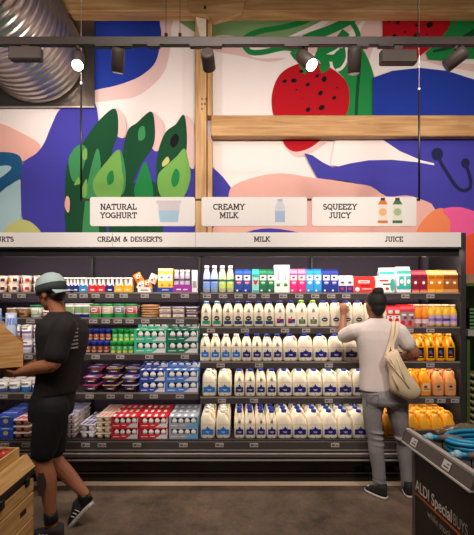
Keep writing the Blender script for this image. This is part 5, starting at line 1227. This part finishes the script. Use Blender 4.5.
    for i, (px, py, h_, w_) in enumerate([(45.6, 480, .15, .034)]):
        b = MB(); c = q(px, py, Y0-.07); r_ = .0655-.008*i; rs = []
        for k in range(6):
            t = k/5; z = -h_/2+h_*t; ww = w_*(.35+.65*sin(pi*min(max(t, .05), .95)))/r_
            rs.append([tuple(c+Vector((r_*1.0*sin(a)+.003*(t-.5), -r_*cos(a), z))) for a in [-ww+2*ww*j/6 for j in range(7)]])
        n0 = len(b.v)
        for r in rs: b.v += r
        for k in range(5):
            for j in range(6): b.f.append((n0+k*7+j, n0+k*7+j+1, n0+k*7+8+j, n0+k*7+7+j)); b.m.append(b.mi(tat)); b.s.append(True)
        o = b.build('calf_tattoo', ro); o.location = -off
    # shoes
    sole = mat('trainer_sole', (206, 200, 190), .6); cv = mat('trainer_grey', (46, 44, 46), .8)
    def shoe(loc, rz, rx=0):
        b = MB(); b.loft([(0, .042, .132, 3, 0, .045), (.028, .046, .137, 3, 0, .045)], sole, 24); b.loft([(.028, .042, .13, 3, 0, .045), (.055, .040, .118, 2.6, 0, .036), (.08, .042, .08, 2.2, 0, -.002), (.115, .044, .052, 2, 0, -.03)], cv, 24)
        for k in range(4): b.box(-.022, .022, .04+.022*k, .05+.022*k, .074-.006*k, .082-.006*k, sole)
        for s_ in (-1, 1):
            for k in range(3): b.tube([(s_*.043, .0+.03*k, .034), (s_*.040, .018+.03*k, .068-.004*k)], .004, sole, 6)
        o = b.build('shoe', ro); o.location = Vector(loc)-off; o.rotation_euler = (rx, 0, rz)
    shoe((X(53, Y0-.06), Y0-.06, .003), th); shoe((A2.x+.015, A2.y, .105), th+.1, radians(-48))
    # the wooden box he carries
    YC = 2.62; xr = X(23, YC); zb = Z(366.5, YC); px_ = YC/F/cos(radians(28))
    bx = empty('wooden_carry_box', (xr, YC, zb), radians(28)); tag(bx, 'plywood box with clipped corner carried by the walking person', 'box')
    for yy in (0, .236):
        b = MB(); P = [(-.55, 0), (0, 0), (0.002, 23*YC/F), (-.125, 44*YC/F), (-.42, 44*YC/F), (-.55, .15)]
        b.prism(P, yy, yy+.014, plyw); recalc(b.build('side_board', bx))
    b = MB(); b.box(-.545, -.005, .0145, .2355, 0, .012, plyw); b.build('base_board', bx)
    b = MB(); b.box(-.014, -.001, .0145, .2355, .012, 22*YC/F, plyw); b.build('end_board', bx)
    bg_m = mat('bag_blue_white', (190, 206, 232), .3, var=.1); bgb = mat('bag_blue', (50, 100, 190), .35)
    for i, (x, zt_, nm) in enumerate([(-.07, .0, 'nearest the person'), (-.16, .012, 'farther from the person')]):
        r = empty('milk_powder_bag', tuple(bx.matrix_basis @ Vector((x, .13, .013))), radians(28)); tag(r, 'blue and white soft bag standing in the carried box, '+nm, 'bag', 'soft bags in the carried box')
        b = MB(); hh = (.335, .365)[i]; b.loft([(0, .034, .06, 3), (.02, .037, .07, 3), (hh*.7, .036, .06, 3), (hh*.95, .034, .012, 2.5), (hh, .034, .004, 2.5)], bg_m, 20); b.build('bag_body', r)
        art(r, 'printed_label', [(bgb, R(-.03, .03, hh*.3, hh*.55)), (wp, disc(0, hh*.42, .016))], -.072)
        b = MB()
        for k in range(4): b.face([(-.03+.018*k, -.050, hh*.78), (-.02+.018*k, -.050, hh*.78), (-.012+.016*k, -.03, hh*.9), (-.024+.016*k, -.03, hh*.9)], bgb)
        b.build('top_print', r)
man()
